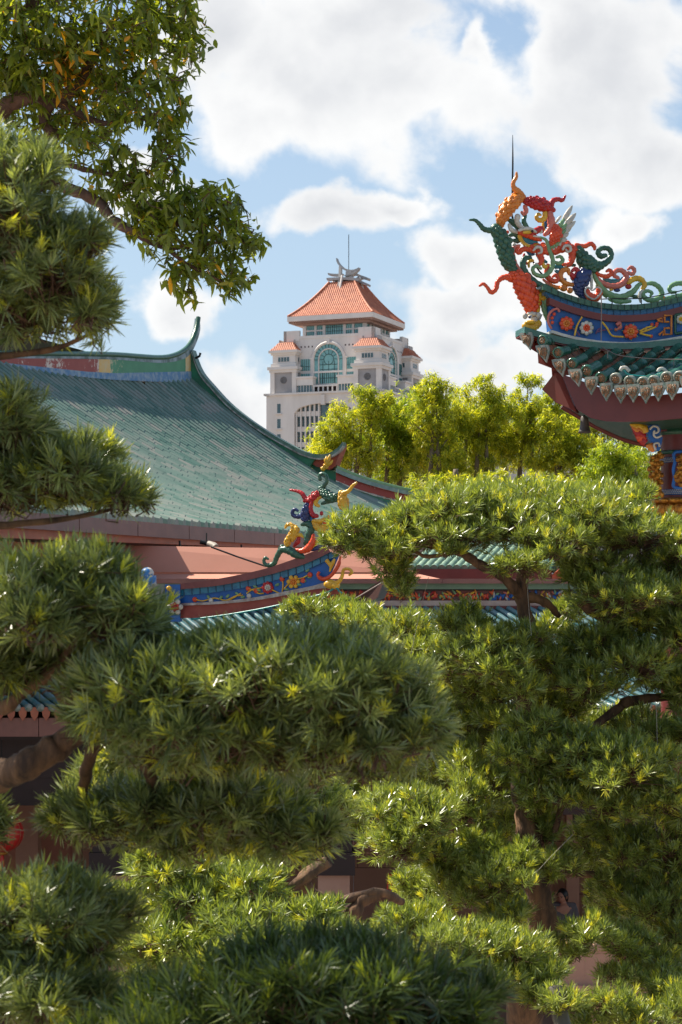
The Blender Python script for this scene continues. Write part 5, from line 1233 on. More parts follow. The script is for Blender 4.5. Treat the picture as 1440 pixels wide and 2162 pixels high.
# ============================================================ PERSON
def build_person():
    skin = mat('skin', (.52,.25,.16), rough=.5, col2=(.47,.21,.13), scale=6); shirt = mat('grey shirt', (.16,.14,.15), rough=.85, scale=12, bump=.3); hairm = mat('black hair', (.012,.009,.008), rough=.45); trs = mat('dark trousers', (.03,.03,.04), rough=.8)
    hx, hy, hz = P(1187, 1893, 29.0)
    t = thing('person', (hx+.02, hy, .12), 'person with black hair and grey shirt looking down, glimpsed through the right tree', 'person')
    base = .12; s = (hz+.13-base)/1.68
    J = {'pel':(0,0,.92),'sp':(0,0,1.08),'ch':(0,0,1.28),'nk':(0,0,1.44),'hd0':(-.01,-.01,1.50),
         'ls':(-.17,0,1.38),'le':(-.22,-.02,1.12),'lw':(-.13,-.20,1.02),'lh':(-.08,-.27,1.04),'rs':(.17,0,1.38),'re':(.23,0,1.10),'rw':(.20,-.14,.90),'rh':(.19,-.19,.84),
         'lh1':(-.09,0,.88),'lk':(-.10,-.03,.48),'la':(-.10,0,.08),'lt':(-.11,-.16,.03),'rh1':(.09,0,.88),'rk':(.10,.02,.48),'ra':(.11,.08,.08),'rt':(.12,-.08,.03)}
    E = [('pel','sp'),('sp','ch'),('ch','nk'),('nk','hd0'),('ch','ls'),('ls','le'),('le','lw'),('lw','lh'),('ch','rs'),('rs','re'),('re','rw'),('rw','rh'),('pel','lh1'),('lh1','lk'),('lk','la'),('la','lt'),('pel','rh1'),('rh1','rk'),('rk','ra'),('ra','rt')]
    Rr = {'pel':.13,'sp':.115,'ch':.13,'nk':.052,'hd0':.05,'ls':.058,'le':.04,'lw':.026,'lh':.03,'rs':.058,'re':.04,'rw':.026,'rh':.03,'lh1':.09,'lk':.055,'la':.038,'lt':.035,'rh1':.09,'rk':.055,'ra':.038,'rt':.035}
    def skin_mesh(name, keys, edges, m, parent, grow=0, root='pel'):
        idx = {k: i for i, k in enumerate(keys)}
        me = bpy.data.meshes.new(name); me.from_pydata([tuple(Vector(J[k])*s) for k in keys], [(idx[a], idx[b]) for a, b in edges], []); me.materials.append(m)
        o = bpy.data.objects.new(name, me); COL.objects.link(o); o.parent = parent
        md = o.modifiers.new('s', 'SKIN'); 
        for k, i in idx.items():
            v = me.skin_vertices[0].data[i]; v.radius = (( Rr[k]+grow)*s*(1.25 if k in ('ch','pel','sp') else 1), (Rr[k]+grow)*s*(.85 if k in ('ch','pel','sp') else 1)); v.use_root = (k == root)
        o.modifiers.new('u', 'SUBSURF').levels = 1; o.modifiers['u'].render_levels = 2; return o
    # fingers as extra joints
    for h, sx in (('lh', -1), ('rh', 1)):
        hb = Vector(J[h])
        for k in range(5):
            f = 'f%s%d' % (h, k); off = Vector(((k-1.5)*.016*(1 if k < 4 else 0) - (.032*sx if k == 4 else 0), -.035, -.03 if k < 4 else 0)); J[f+'a'] = tuple(hb+off*.8); J[f+'b'] = tuple(hb+off*.8+Vector((0, -.012-.003*(k%2), -.04 if k < 4 else -.02))); Rr[f+'a'] = .009; Rr[f+'b'] = .007; E.append((h, f+'a')); E.append((f+'a', f+'b'))
    body = skin_mesh('body', list(J), E, skin, t)
    sh = skin_mesh('shirt', ['pel','sp','ch','nk','ls','le','rs','re'], [('pel','sp'),('sp','ch'),('ch','nk'),('ch','ls'),('ls','le'),('ch','rs'),('rs','re')], shirt, t, .018)
    tr = skin_mesh('trousers', ['pel','lh1','lk','la','rh1','rk','ra'], [('pel','lh1'),('lh1','lk'),('lk','la'),('pel','rh1'),('rh1','rk'),('rk','ra')], trs, t, .014)
    c = Vector((t.location.x-.02, hy-.02, hz)); Rot = Matrix.Rotation(R(-35), 3, 'Z') @ Matrix.Rotation(R(14), 3, 'X')
    def H(x, y, z): return c + Rot @ Vector((x, y, z))*s
    mb = MB(); vs = []; n = 20; m_ = 14
    for i in range(m_+1):
        th = math.pi*i/m_; z = .115*math.cos(th); w = .076*math.sin(th)**.8*(1 if z > -.01 else 1-.35*(-z/.115)); d = .095*math.sin(th)**.8*(1 if z > -.03 else .95)
        for k in range(n):
            a = 2*math.pi*k/n; x, y = w*math.cos(a), d*math.sin(a)
            if y < 0:
                fr = max(0, 1-abs(x)/.03)
                if -.035 < z < .02: y -= .018*fr*(1-(z+.035)/.055)          # nose
                if .015 < z < .045: y += .006*(1 if .015 < abs(x) < .05 else 0)
                if -.075 < z < -.05: y -= .006*fr
            vs.append(H(x, y, z))
    mb.add(vs, [(i*n+k, (i+1)*n+k, (i+1)*n+(k+1)%n, i*n+(k+1)%n) for i in range(m_) for k in range(n)], True)
    for sx in (-1, 1): mb.ball(H(sx*.078, .005, 0), .012, .022, .032, 8, 5)
    hd = mb.build('head', skin, t)
    mb = MB()
    for sx in (-1, 1): mb.ball(H(sx*.032, -.084, .02), .013, .008, .006, 8, 5)
    mb.build('eyes', hairm, hd)
    mb = MB(); mb.ball(H(0, -.092, -.06), .024, .008, .006, 8, 5); mb.build('mouth', mat('lips', (.35,.08,.07), rough=.5), hd)
    mb = MB(); 
    for sx in (-1, 1): mb.tube([H(sx*.018, -.09, .042), H(sx*.034, -.09, .047), H(sx*.05, -.08, .04)], .004, 5)
    mb.ball(H(0, .022, .028), .086, .092, .105, 16, 10, Rot); mb.ball(H(.0, .06, -.03), .07, .055, .09, 12, 8, Rot)
    mb.build('hair', hairm, hd)
build_person()
# ============================================================ VEGETATION
def unit(a): return a / np.maximum(np.linalg.norm(a, axis=-1, keepdims=True), 1e-9)
def leaf_batch(base, d, side, L, W, bend, ss, ws, tone):
    """base,d,side,bend (N,3); L,W (N,); returns verts, quads, tone"""
    N = len(base); k = len(ss); out = np.empty((N, k, 2, 3))
    for i, (s, w) in enumerate(zip(ss, ws)):
        c = base + d*(L*s)[:, None] + bend*(L*s*s)[:, None]; o = side*(W*w*.5)[:, None]; out[:, i, 0] = c - o; out[:, i, 1] = c + o
    idx = np.arange(N*k*2).reshape(N, k, 2)
    q = np.stack([idx[:, :-1, 0], idx[:, :-1, 1], idx[:, 1:, 1], idx[:, 1:, 0]], -1).reshape(-1, 4)
    return out.reshape(-1, 3), q, np.repeat(tone, k*2)
def blobs_world(bl):
    c = []; r = []
    for (px, py, rx, ry, Y, rd) in bl: c.append(P(px, py, Y)); r.append((rx/F*Y, rd, ry/F*Y))
    return np.array(c), np.array(r)
def sample_blobs(rng, C, Rr, spacing, shell=.6, bottom=.35, inner=.35, jit=.16):
    c2 = [C]; r2 = [Rr]
    for q in range(4):                                     # smaller tufts budding from each blob break the outline
        d = unit(rng.normal(size=C.shape)*np.array([1,1,.8]) + np.array([0,0,.25])); f_ = .3+.2*rng.random((len(C),1)); c2.append(C + d*Rr*.78); r2.append(Rr*f_)
    C = np.concatenate(c2); Rr = np.maximum(np.concatenate(r2), .03)
    globals()['_C'], globals()['_R'] = C, Rr
    pts = []; nor = []; own = []
    for i in range(len(C)):
        r = Rr[i]; area = 4*np.pi*(((r[0]*r[1])**1.6+(r[0]*r[2])**1.6+(r[1]*r[2])**1.6)/3)**(1/1.6)
        n = max(6, int(area/spacing**2)); d = unit(rng.normal(size=(n, 3))); rad = shell + (1-shell)*rng.random(n); m = rng.random(n) < inner; rad[m] = .25 + .55*rng.random(m.sum())
        keep = (d[:, 2] > -.25) | (rng.random(n) < bottom); d = d[keep]; rad = rad[keep]
        lump = 1 + jit*np.sin(d[:, 0]*7+i)*np.cos(d[:, 1]*6+d[:, 2]*5+i*2)
        p = C[i] + d*r*(rad*lump)[:, None]; pts.append(p); nor.append(unit(d/r)); own.append(np.full(len(p), i))
    p = np.concatenate(pts); nn = np.concatenate(nor); ow = np.concatenate(own)
    inside = np.zeros(len(p), bool)
    for i in range(len(C)):
        q = np.linalg.norm((p-C[i])/Rr[i], axis=1); inside |= (q < .62) & (ow != i)
    keep = ~inside | (rng.random(len(p)) < .18)
    return p[keep], nn[keep], ow[keep]
def tubes_np(A, B, ra, rb, sides=3):
    N = len(A); t = unit(B-A); ref = np.tile(np.array([[.3, .2, 1.]]), (N, 1)); a = unit(np.cross(t, ref)); b = np.cross(t, a); v = np.empty((N, 2, sides, 3))
    for k in range(sides):
        an = 2*np.pi*k/sides; o = a*np.cos(an)+b*np.sin(an); v[:, 0, k] = A+o*ra[:, None]; v[:, 1, k] = B+o*rb[:, None]
    idx = np.arange(N*2*sides).reshape(N, 2, sides); q = []
    for k in range(sides): q.append(np.stack([idx[:, 0, k], idx[:, 0, (k+1) % sides], idx[:, 1, (k+1) % sides], idx[:, 1, k]], -1))
    return v.reshape(-1, 3), np.concatenate(q)
def shoots(rng, p, nrm, K, L, W, stem, up=.55, rand=.35, young=.08, curl=.12, seg=4, thin=(14, 78)):
    S = len(p); ax = unit(nrm + np.array([0, 0, up]) + rng.normal(size=(S, 3))*rand)
    yg = rng.random(S) < young; ton_s = np.where(yg, .86+.14*rng.random(S), .12+.42*rng.random(S)); size = (.75+.45*rng.random(S))*np.where(yg, .78, 1)
    j = (np.arange(K)+.5)/K
    th = np.radians(thin[0] + (thin[1]-thin[0])*(1-j))[None, :] + rng.normal(size=(S, K))*.16; th = np.where(yg[:, None], th*.72, th)
    az = np.arange(K)[None, :]*2.39996 + rng.random(S)[:, None]*6.28 + rng.normal(size=(S, K))*.25
    u = unit(np.cross(ax, np.array([.31, .17, .93]))); v = np.cross(ax, u)
    rad = u[:, None]*np.cos(az)[..., None] + v[:, None]*np.sin(az)[..., None]
    d = unit(ax[:, None]*np.cos(th)[..., None] + rad*np.sin(th)[..., None]); base = p[:, None] - ax[:, None]*(stem*(1-j))[None, :, None]
    side = unit(np.cross(d, ax[:, None]) + rng.normal(size=(S, K, 3))*.25); Ls = L*size[:, None]*(.75+.5*rng.random((S, K)))*(1-.25*(j-.4)**2)[None, :]
    bend = ax[:, None]*curl + rng.normal(size=(S, K, 3))*.09 + np.array([0, 0, -.06]); tone = np.clip(ton_s[:, None] + rng.normal(size=(S, K))*.09, 0, 1)
    f = lambda a: a.reshape(-1, 3)
    ss, ws = ((0,.35,.75,1), (.45,1,.8,.12)) if seg == 4 else ((0,.5,1), (.5,1,.12))
    r = leaf_batch(f(base), f(d), f(side), Ls.ravel(), np.full(S*K, W)*(.8+.4*rng.random(S*K)), f(bend), ss, ws, tone.ravel())
    return r, ax
M_pod = leaf_mat('podocarpus leaf', (.05,.08,.028), (.27,.32,.11), (.55,.55,.05), rough=.32, trans=.27, tcol=(2.0,1.9,.7), spec=.8)
M_pod_mid = leaf_mat('podocarpus leaf sunny', (.06,.10,.02), (.31,.36,.08), (.55,.52,.05), rough=.31, trans=.30, tcol=(2.0,1.95,.75), spec=.8)
M_pod_dark = leaf_mat('podocarpus leaf shaded', (.025,.050,.018), (.11,.16,.045), (.36,.42,.04), rough=.34, trans=.3, spec=.7)  # darker copy of the sunny leaf, with shade put into the colour
M_broad = leaf_mat('broad leaf', (.07,.115,.022), (.25,.30,.04), (.75,.36,.02), rough=.28, trans=.46, spec=.7)
M_back = leaf_mat('bright tree leaf', (.12,.18,.015), (.51,.52,.055), (.65,.52,.03), rough=.42, trans=.52, tcol=(1.7,1.6,.5))
M_back2 = leaf_mat('green tree leaf', (.10,.17,.015), (.42,.48,.05), (.5,.48,.03), rough=.42, trans=.48, tcol=(1.7,1.6,.5))
def pads(tree, groups, lm, K, L, W, spacing, seed, young=.08, stem=.05, seg=4, up=.55, twig=True, bottom=.35):
    """each group is one cloud-pruned pad: one foliage part with its twigs"""
    rng = np.random.default_rng(seed)
    for g in groups:
        C, Rr = blobs_world(g); p, n, ow = sample_blobs(rng, C, Rr, spacing, bottom=bottom); C, Rr = _C, _R
        gx, gy = 720+p[:,0]/p[:,1]*F, HY-(p[:,2]-CZ)/p[:,1]*F; kp = ~((np.abs(gx-1200) < 34) & (np.abs(gy-1898) < 46)); p, n, ow = p[kp], n[kp], ow[kp]
        (v, q, t), ax = shoots(rng, p, n, K, L, W, stem, seg=seg, young=young, up=up)
        o = npmesh('foliage_pad', v, q, t, lm, tree)
        if twig:
            inner = C[ow] + np.array([0, 0, -.45])*Rr[ow]; A = p - ax*stem; B = A + (inner-A)*(.55+.3*rng.random(len(A)))[:, None] + rng.normal(size=A.shape)*.02
            M_ = (A+B)/2 + rng.normal(size=A.shape)*.015 - np.array([0,0,.01])
            tip = p.copy(); N = len(A)
            v, q = tubes_np(np.concatenate([tip, A, M_]), np.concatenate([A, M_, B]), np.concatenate([np.full(N,.0012), np.full(N,.0022), np.full(N,.003)])*(L/.075), np.concatenate([np.full(N,.0022), np.full(N,.003), np.full(N,.005)])*(L/.075))
            npmesh('twigs', v, q, np.zeros(len(v)), M_twig, o)
def limb(tree, pts, rad, name='branch', m=None, n=9, seed=0):
    rng = random.Random(seed+len(pts)*13+int(pts[0][0])); P3 = [P(*q) for q in pts]; path = catmull(P3, 7); rr = interp(rad, len(path)-1)
    rr = [r*(1+.08*math.sin(i*1.3+seed)+rng.uniform(-.05,.05)) for i, r in enumerate(rr)]; path = [q + Vector((rng.uniform(-1,1), rng.uniform(-1,1), rng.uniform(-1,1)))*r*.12 for q, r in zip(path, rr)]
    mb = MB(); mb.tube(path, rr, n); return mb.build(name, m or M_bark, tree)
def shrink(G, d): return [[(a, b+d*.3, max(12, rx-d), max(12, ry-d), Y, rd-.01) for (a, b, rx, ry, Y, rd) in g] for g in G]
# ---- near left tree
def tree_near():
    t = thing('podocarpus_tree', P(-260, 2000, 5.2) * 1, 'nearest clipped podocarpus, its big soft needle pads filling the left side', 'tree', 'cloud-pruned podocarpus trees'); t.location.z = 0
    G = [
     [(30,440,125,150,5.0,.22),(-70,520,170,240,5.2,.3),(120,580,120,130,5.0,.2),(60,650,190,85,5.1,.22),(190,655,75,70,5.05,.14),(-20,330,80,70,5.1,.14),(150,510,60,60,5.0,.13)],
     [(20,900,110,90,5.2,.2),(120,1000,140,75,5.2,.2),(20,1030,160,65,5.25,.2),(250,1045,78,42,5.25,.12),(190,965,75,55,5.5,.12),(-80,980,120,120,5.3,.2),(200,1020,90,50,5.3,.12)],
     [(90,1270,190,125,4.7,.22),(-60,1310,170,150,4.8,.22),(240,1300,125,105,4.7,.2),(330,1370,55,55,4.8,.12),(70,1400,180,60,4.9,.2),(180,1200,110,60,4.7,.15)],
     [(330,1455,190,105,4.6,.28),(560,1440,240,115,4.6,.3),(740,1480,190,120,4.6,.26),(870,1540,95,65,4.6,.16),(640,1390,180,80,4.7,.2),(420,1540,240,75,4.6,.24),(250,1500,110,70,4.7,.2),(700,1560,170,50,4.6,.22),(450,1385,120,55,4.7,.16)],
     [(480,1700,190,80,5.0,.24),(620,1760,110,62,5.0,.18),(300,1710,170,80,5.1,.22),(160,1720,90,60,5.2,.16),(420,1760,180,60,5.1,.2)],
     [(60,1930,200,100,4.6,.24),(190,1960,100,90,4.7,.18),(30,2080,190,100,4.5,.24),(170,2100,110,80,4.6,.18),(-80,1980,140,150,4.7,.2)],
     [(-30,1735,58,60,5.0,.1)],
     [(300,1580,120,60,5.6,.25),(470,1620,150,50,5.7,.25),(620,1610,110,45,5.6,.22),(220,1640,70,50,5.7,.2),(240,1450,80,60,5.5,.2)],
     [(560,1560,220,80,4.7,.25),(800,1590,110,50,4.8,.2),(380,1590,120,50,4.7,.2)]]
    pads(t, shrink(G, 4), M_pod, 20, .044, .0042, .034, 21, young=.13, stem=.032)
    for i, (pts, rad) in enumerate([
        ([(-330,2500,5.6),(-300,2100,5.5),(-240,1800,5.4),(-180,1500,5.3),(-160,1200,5.3),(-120,900,5.3),(-90,600,5.2)], [.16,.14,.12,.10,.08,.06,.04]),
        ([(-200,1680,5.4),(-60,1650,5.0),(50,1620,4.8),(130,1570,4.8),(220,1500,4.75),(330,1500,4.7),(480,1520,4.7),(680,1540,4.7),(820,1570,4.7)], [.06,.044,.04,.036,.028,.022,.018,.014,.008]),
        ([(-140,1230,5.2),(-20,1480,4.9),(60,1450,4.8),(120,1410,4.8),(170,1330,4.75)], [.03,.02,.016,.014,.01]),
        ([(110,1420,4.85),(140,1475,4.85),(175,1500,4.8),(230,1500,4.8)], [.02,.022,.02,.015]),
        ([(-90,760,5.2),(20,750,5.15),(120,735,5.1),(200,700,5.05)], [.018,.010,.008,.004]),
        ([(-120,1120,5.3),(0,1110,5.25),(140,1095,5.25),(260,1070,5.25)], [.02,.011,.008,.004]),
        ([(200,1560,4.9),(180,1640,5.0),(170,1700,5.1)], [.018,.016,.012]),
        ([(290,1560,4.8),(315,1630,4.9),(360,1700,5.0),(520,1760,5.0)], [.018,.018,.016,.01]),
        ([(-150,1850,5.2),(0,2020,4.8),(150,2020,4.7)], [.03,.02,.012])]):
        limb(t, pts, rad, 'trunk' if i == 0 else 'branch', seed=i)
tree_near()
def tree_bottom():
    t = thing('podocarpus_shrub', P(620, 2300, 4.4), 'deep shaded podocarpus top along the bottom edge', 'shrub', 'cloud-pruned podocarpus trees'); t.location.z = 0
    G = [[(560,2110,230,120,4.2,.25),(800,2090,210,130,4.3,.25),(380,2150,190,90,4.2,.22),(950,2130,110,90,4.4,.18),(650,2240,340,100,4.2,.3),(700,2010,150,60,4.5,.18),(880,2200,190,90,4.3,.2),(250,2200,120,80,4.3,.15)]]
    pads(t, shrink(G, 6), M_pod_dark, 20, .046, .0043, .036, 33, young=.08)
    limb(t, [(640,4300,4.6),(640,3200,4.6),(600,2400,4.5),(700,2180,4.4)], [.08,.07,.05,.02], 'trunk')
tree_bottom()
def tree_mid_left():
    t = thing('podocarpus_tree', P(560, 2200, 9.5), 'smaller half-shaded clipped podocarpus behind the near pads, low and left of centre', 'tree', 'cloud-pruned podocarpus trees'); t.location.z = 0
    G = [[(360,1840,90,45,9.3,.25),(520,1870,80,50,9.3,.25),(430,1900,120,50,9.3,.3)],
         [(330,1990,90,50,9.0,.3),(520,1960,120,60,9.0,.3),(640,1930,80,40,9.2,.2),(430,2010,130,50,9.0,.3)],
         [(250,1990,70,40,9.0,.2),(300,2060,60,30,9.2,.2)],
         [(680,1700,70,55,10.5,.25),(640,1640,60,40,10.6,.2)],
         [(380,1830,90,40,9.8,.3),(590,1800,80,45,9.9,.3),(470,1840,90,45,9.8,.3)],
         [(180,1900,70,50,9.8,.3),(270,1920,80,50,9.7,.3)],
         [(560,2030,130,50,8.8,.3),(700,1990,90,40,9.0,.3)]]
    pads(t, shrink(G, -5), M_pod_mid, 18, .053, .0074, .057, 44, young=.08, seg=3, stem=.04)
    for i, (pts, rad) in enumerate([([(760,2700,9.8),(740,2300,9.7),(730,2000,9.6),(760,1910,9.6),(800,1890,9.6)], [.07,.06,.05,.035,.03]),
        ([(850,1905,9.7),(800,1885,9.6),(720,1905,9.6),(640,1960,9.4),(500,1975,9.2),(360,2010,9.1)], [.02,.026,.024,.02,.016,.01]),
        ([(700,1920,9.6),(640,1860,9.5),(690,1820,9.5),(560,1900,9.4),(420,1880,9.3)], [.03,.035,.03,.02,.012]), ([(640,1790,10.4),(645,1720,10.5),(660,1680,10.5)], [.03,.025,.015])]):
        limb(t, pts, rad, 'trunk' if i == 0 else 'branch', seed=i+3)
tree_mid_left()
def tree_right():
    t = thing('podocarpus_tree', P(1120, 2300, 13.4), 'tall sunlit clipped podocarpus with many flat pads below the right pavilion', 'tree', 'cloud-pruned podocarpus trees'); t.location.z = 0
    Y = 13.0
    G = [
     [(740,1110,55,38,Y,.3),(720,1145,45,28,Y,.25),(800,1140,60,38,Y,.35),(860,1100,60,45,Y+.2,.4)],
     [(940,1080,90,55,Y,.5),(1010,1060,90,45,Y+.3,.5),(1060,1110,120,55,Y,.5),(1130,1060,100,48,Y+.5,.5),(960,1130,110,38,Y-.2,.4)],
     [(1240,1090,110,65,Y,.5),(1180,1140,90,45,Y-.3,.4),(1340,1130,100,60,Y,.5),(1430,1170,80,70,Y,.4),(1290,1050,80,35,Y+.5,.4)],
     [(820,1190,42,36,Y,.25),(850,1230,30,30,Y,.2),(835,1160,55,30,Y-.1,.25)],
     [(1100,1195,60,30,Y-.5,.25)],
     [(1260,1200,80,40,Y,.4),(1310,1260,110,55,Y-.3,.4),(1400,1250,90,70,Y,.4),(1340,1310,90,35,Y,.35),(1500,1260,100,100,Y,.4)],
     [(680,1290,75,30,14.5,.3),(760,1310,70,35,14.3,.3),(630,1290,45,22,14.6,.2)],
     [(850,1330,70,50,13.8,.35),(900,1380,70,50,13.6,.35),(820,1380,60,50,14.0,.3)],
     [(980,1320,70,42,Y,.35),(1040,1390,110,58,Y-.4,.4),(930,1410,60,45,Y,.3),(1110,1350,60,40,Y-.2,.3)],
     [(1170,1400,80,45,Y,.35),(1260,1360,80,38,Y,.35),(1340,1400,90,50,Y-.3,.4),(1420,1440,70,50,Y,.35),(1230,1440,90,40,Y-.3,.35)],
     [(1000,1500,80,50,13.8,.35),(1080,1520,80,50,13.4,.35),(930,1520,50,50,14,.3),(1180,1500,70,40,13.6,.3)],
     [(1130,1600,90,60,12.6,.4),(1220,1590,110,60,12.4,.4),(1320,1620,110,65,12.2,.4),(1180,1660,80,40,12.5,.3),(1400,1680,90,60,12.4,.35),(1290,1690,110,45,12.4,.35),(1360,1540,80,50,13,.3)],
     [(990,1620,60,60,13.4,.35),(940,1580,60,50,13.8,.3),(1040,1660,60,50,13.2,.3)],
     [(820,1700,70,48,12.4,.35),(900,1720,80,55,12.2,.38),(840,1780,90,45,12.3,.35),(930,1800,60,40,12.6,.3),(980,1700,55,70,12.8,.3)],
     [(1010,1790,50,50,12.6,.3),(1060,1850,80,50,12.3,.35),(990,1880,80,50,12.5,.35),(1070,1930,60,40,12.3,.3),(1100,1800,40,30,12.4,.2),(960,1840,60,40,12.6,.3)],
     [(870,1950,90,40,11.6,.35),(980,1990,110,48,11.3,.4),(1090,2000,90,42,11.4,.35),(1140,2050,70,35,11.4,.3),(1020,2060,120,40,11.2,.35),(800,1990,70,30,11.8,.25)],
     [(1180,1820,60,34,12.6,.25),(1150,1750,34,55,12.8,.2),(1130,1690,34,34,12.7,.2)],
     [(1240,1960,60,32,12.0,.25),(1200,2000,50,26,12.2,.22),(1320,1990,60,40,12.2,.25)],
     [(1330,1790,80,60,12.8,.35),(1420,1780,80,80,12.8,.35),(1280,1740,60,30,12.9,.25),(1400,1900,90,70,12.8,.35),(1320,1880,70,50,13,.3)],
     [(1390,2030,70,40,12.4,.3),(1440,1980,60,60,12.6,.3),(1480,1850,80,120,12.9,.35)],
     [(1340,2150,90,40,11.5,.3),(1230,2150,50,25,11.6,.2),(1440,2130,70,60,11.7,.3)],
     [(1250,1790,60,60,13.6,.3),(1290,1830,60,50,13.8,.25)],
     [(700,1350,70,40,14.6,.3),(770,1370,70,50,14.5,.3),(860,1440,80,60,14.3,.35),(960,1460,80,50,14.2,.35)],
     [(1010,1440,90,50,13.5,.35),(1120,1440,90,50,13.4,.35),(1200,1470,80,40,13.5,.3)],
     [(900,1560,60,60,14.4,.3),(860,1640,70,50,14.4,.3),(950,1650,70,60,14.2,.35),(1030,1560,70,50,14.0,.3)],
     [(780,1640,50,40,14.6,.3),(730,1720,45,50,14.4,.3),(740,1640,40,40,14.6,.2)],
     [(1060,1720,45,60,13.6,.3),(1120,1920,60,40,13.4,.3),(880,1870,60,40,13.4,.3),(930,1890,60,40,13.2,.3)],
     [(1290,1540,80,50,14.0,.3),(1400,1580,80,60,14.0,.35),(1220,1530,60,40,14.0,.3)],
     [(1330,1950,60,50,13.6,.3),(1270,1890,40,40,13.8,.2),(1400,1960,60,50,13.8,.3),(1300,2060,50,24,12.0,.2),(1400,2080,70,40,12.0,.3)],
     [(1095,1450,55,40,12.5,.3),(1130,1530,60,45,12.5,.3),(1080,1590,45,45,12.5,.3),(1120,1650,40,30,12.5,.2)],
     [(1450,1340,60,60,12.8,.35),(1465,1450,60,50,12.8,.35),(1455,1550,55,50,12.8,.35)],
     [(1190,2110,60,26,11.0,.2),(1290,2110,60,26,11.5,.25),(1130,2100,50,30,11.2,.25)],
     [(1200,1290,45,26,14.0,.25),(1160,1330,50,26,13.6,.25)]]
    pads(t, shrink(G, -3), M_pod_mid, 18, .053, .0074, .058, 55, young=.12, seg=3, up=.95, bottom=.3, stem=.045)
    for i, (pts, rad) in enumerate([
        ([(1130,2700,13.2),(1125,2350,13.1),(1110,2100,12.9),(1150,1990,12.8),(1130,1850,12.8),(1110,1720,12.8),(1095,1600,13),(1110,1450,13),(1115,1330,13),(1100,1240,13),(1125,1160,13),(1130,1100,13.1)], [.18,.15,.12,.10,.085,.075,.06,.055,.055,.05,.035,.02]),
        ([(1105,1265,13),(1060,1215,12.9),(1010,1190,12.9),(970,1165,12.9),(900,1150,13),(820,1140,13),(740,1125,13)], [.04,.036,.034,.03,.022,.016,.008]),
        ([(1105,1260,13),(1150,1270,13),(1180,1300,13.1)], [.04,.03,.02]),
        ([(960,1165,12.9),(900,1175,12.9),(860,1155,12.9),(840,1185,12.9)], [.018,.014,.01,.008]),
        ([(1130,1180,13),(1200,1165,13),(1240,1210,13),(1290,1160,13),(1400,1130,13)], [.025,.025,.025,.018,.01]),
        ([(1180,1170,12.9),(1215,1185,12.9),(1235,1205,13)], [.02,.024,.02]),
        ([(1120,1420,13),(1200,1440,13.2),(1290,1330,13),(1265,1300,12.9),(1230,1270,12.9),(1275,1280,12.9)], [.05,.045,.04,.036,.05,.02]),
        ([(1270,1320,13),(1330,1310,13),(1400,1340,13),(1460,1350,13)], [.03,.025,.02,.012]),
        ([(1115,1400,13),(1060,1420,12.9),(980,1420,13),(900,1420,13.4)], [.03,.022,.018,.01]),
        ([(1110,1560,13),(1200,1620,12.8),(1300,1650,12.6),(1400,1690,12.6)], [.04,.03,.025,.015]),
        ([(1105,1660,12.9),(1160,1700,12.8),(1200,1640,12.7),(1170,1760,12.7)], [.035,.035,.03,.02]),
        ([(1120,1800,12.8),(1030,1830,12.7),(930,1820,12.6),(850,1790,12.5)], [.03,.022,.016,.01]),
        ([(1140,2060,12.9),(1200,2020,12.6),(1240,1970,12.4),(1330,1960,12.4)], [.05,.04,.025,.015]),
        ([(1120,2090,12.8),(1060,2050,12.2),(980,2030,11.8),(880,1980,11.9)], [.05,.035,.022,.012]),
        ([(1110,1840,12.8),(1290,1850,13),(1400,1860,13)], [.03,.025,.015]),
        ([(1170,1590,12.9),(1300,1500,13),(1330,1480,13),(1440,1470,13)], [.025,.03,.04,.02])]):
        limb(t, pts, rad, 'trunk' if i == 0 else 'branch', seed=i+9)
tree_right()
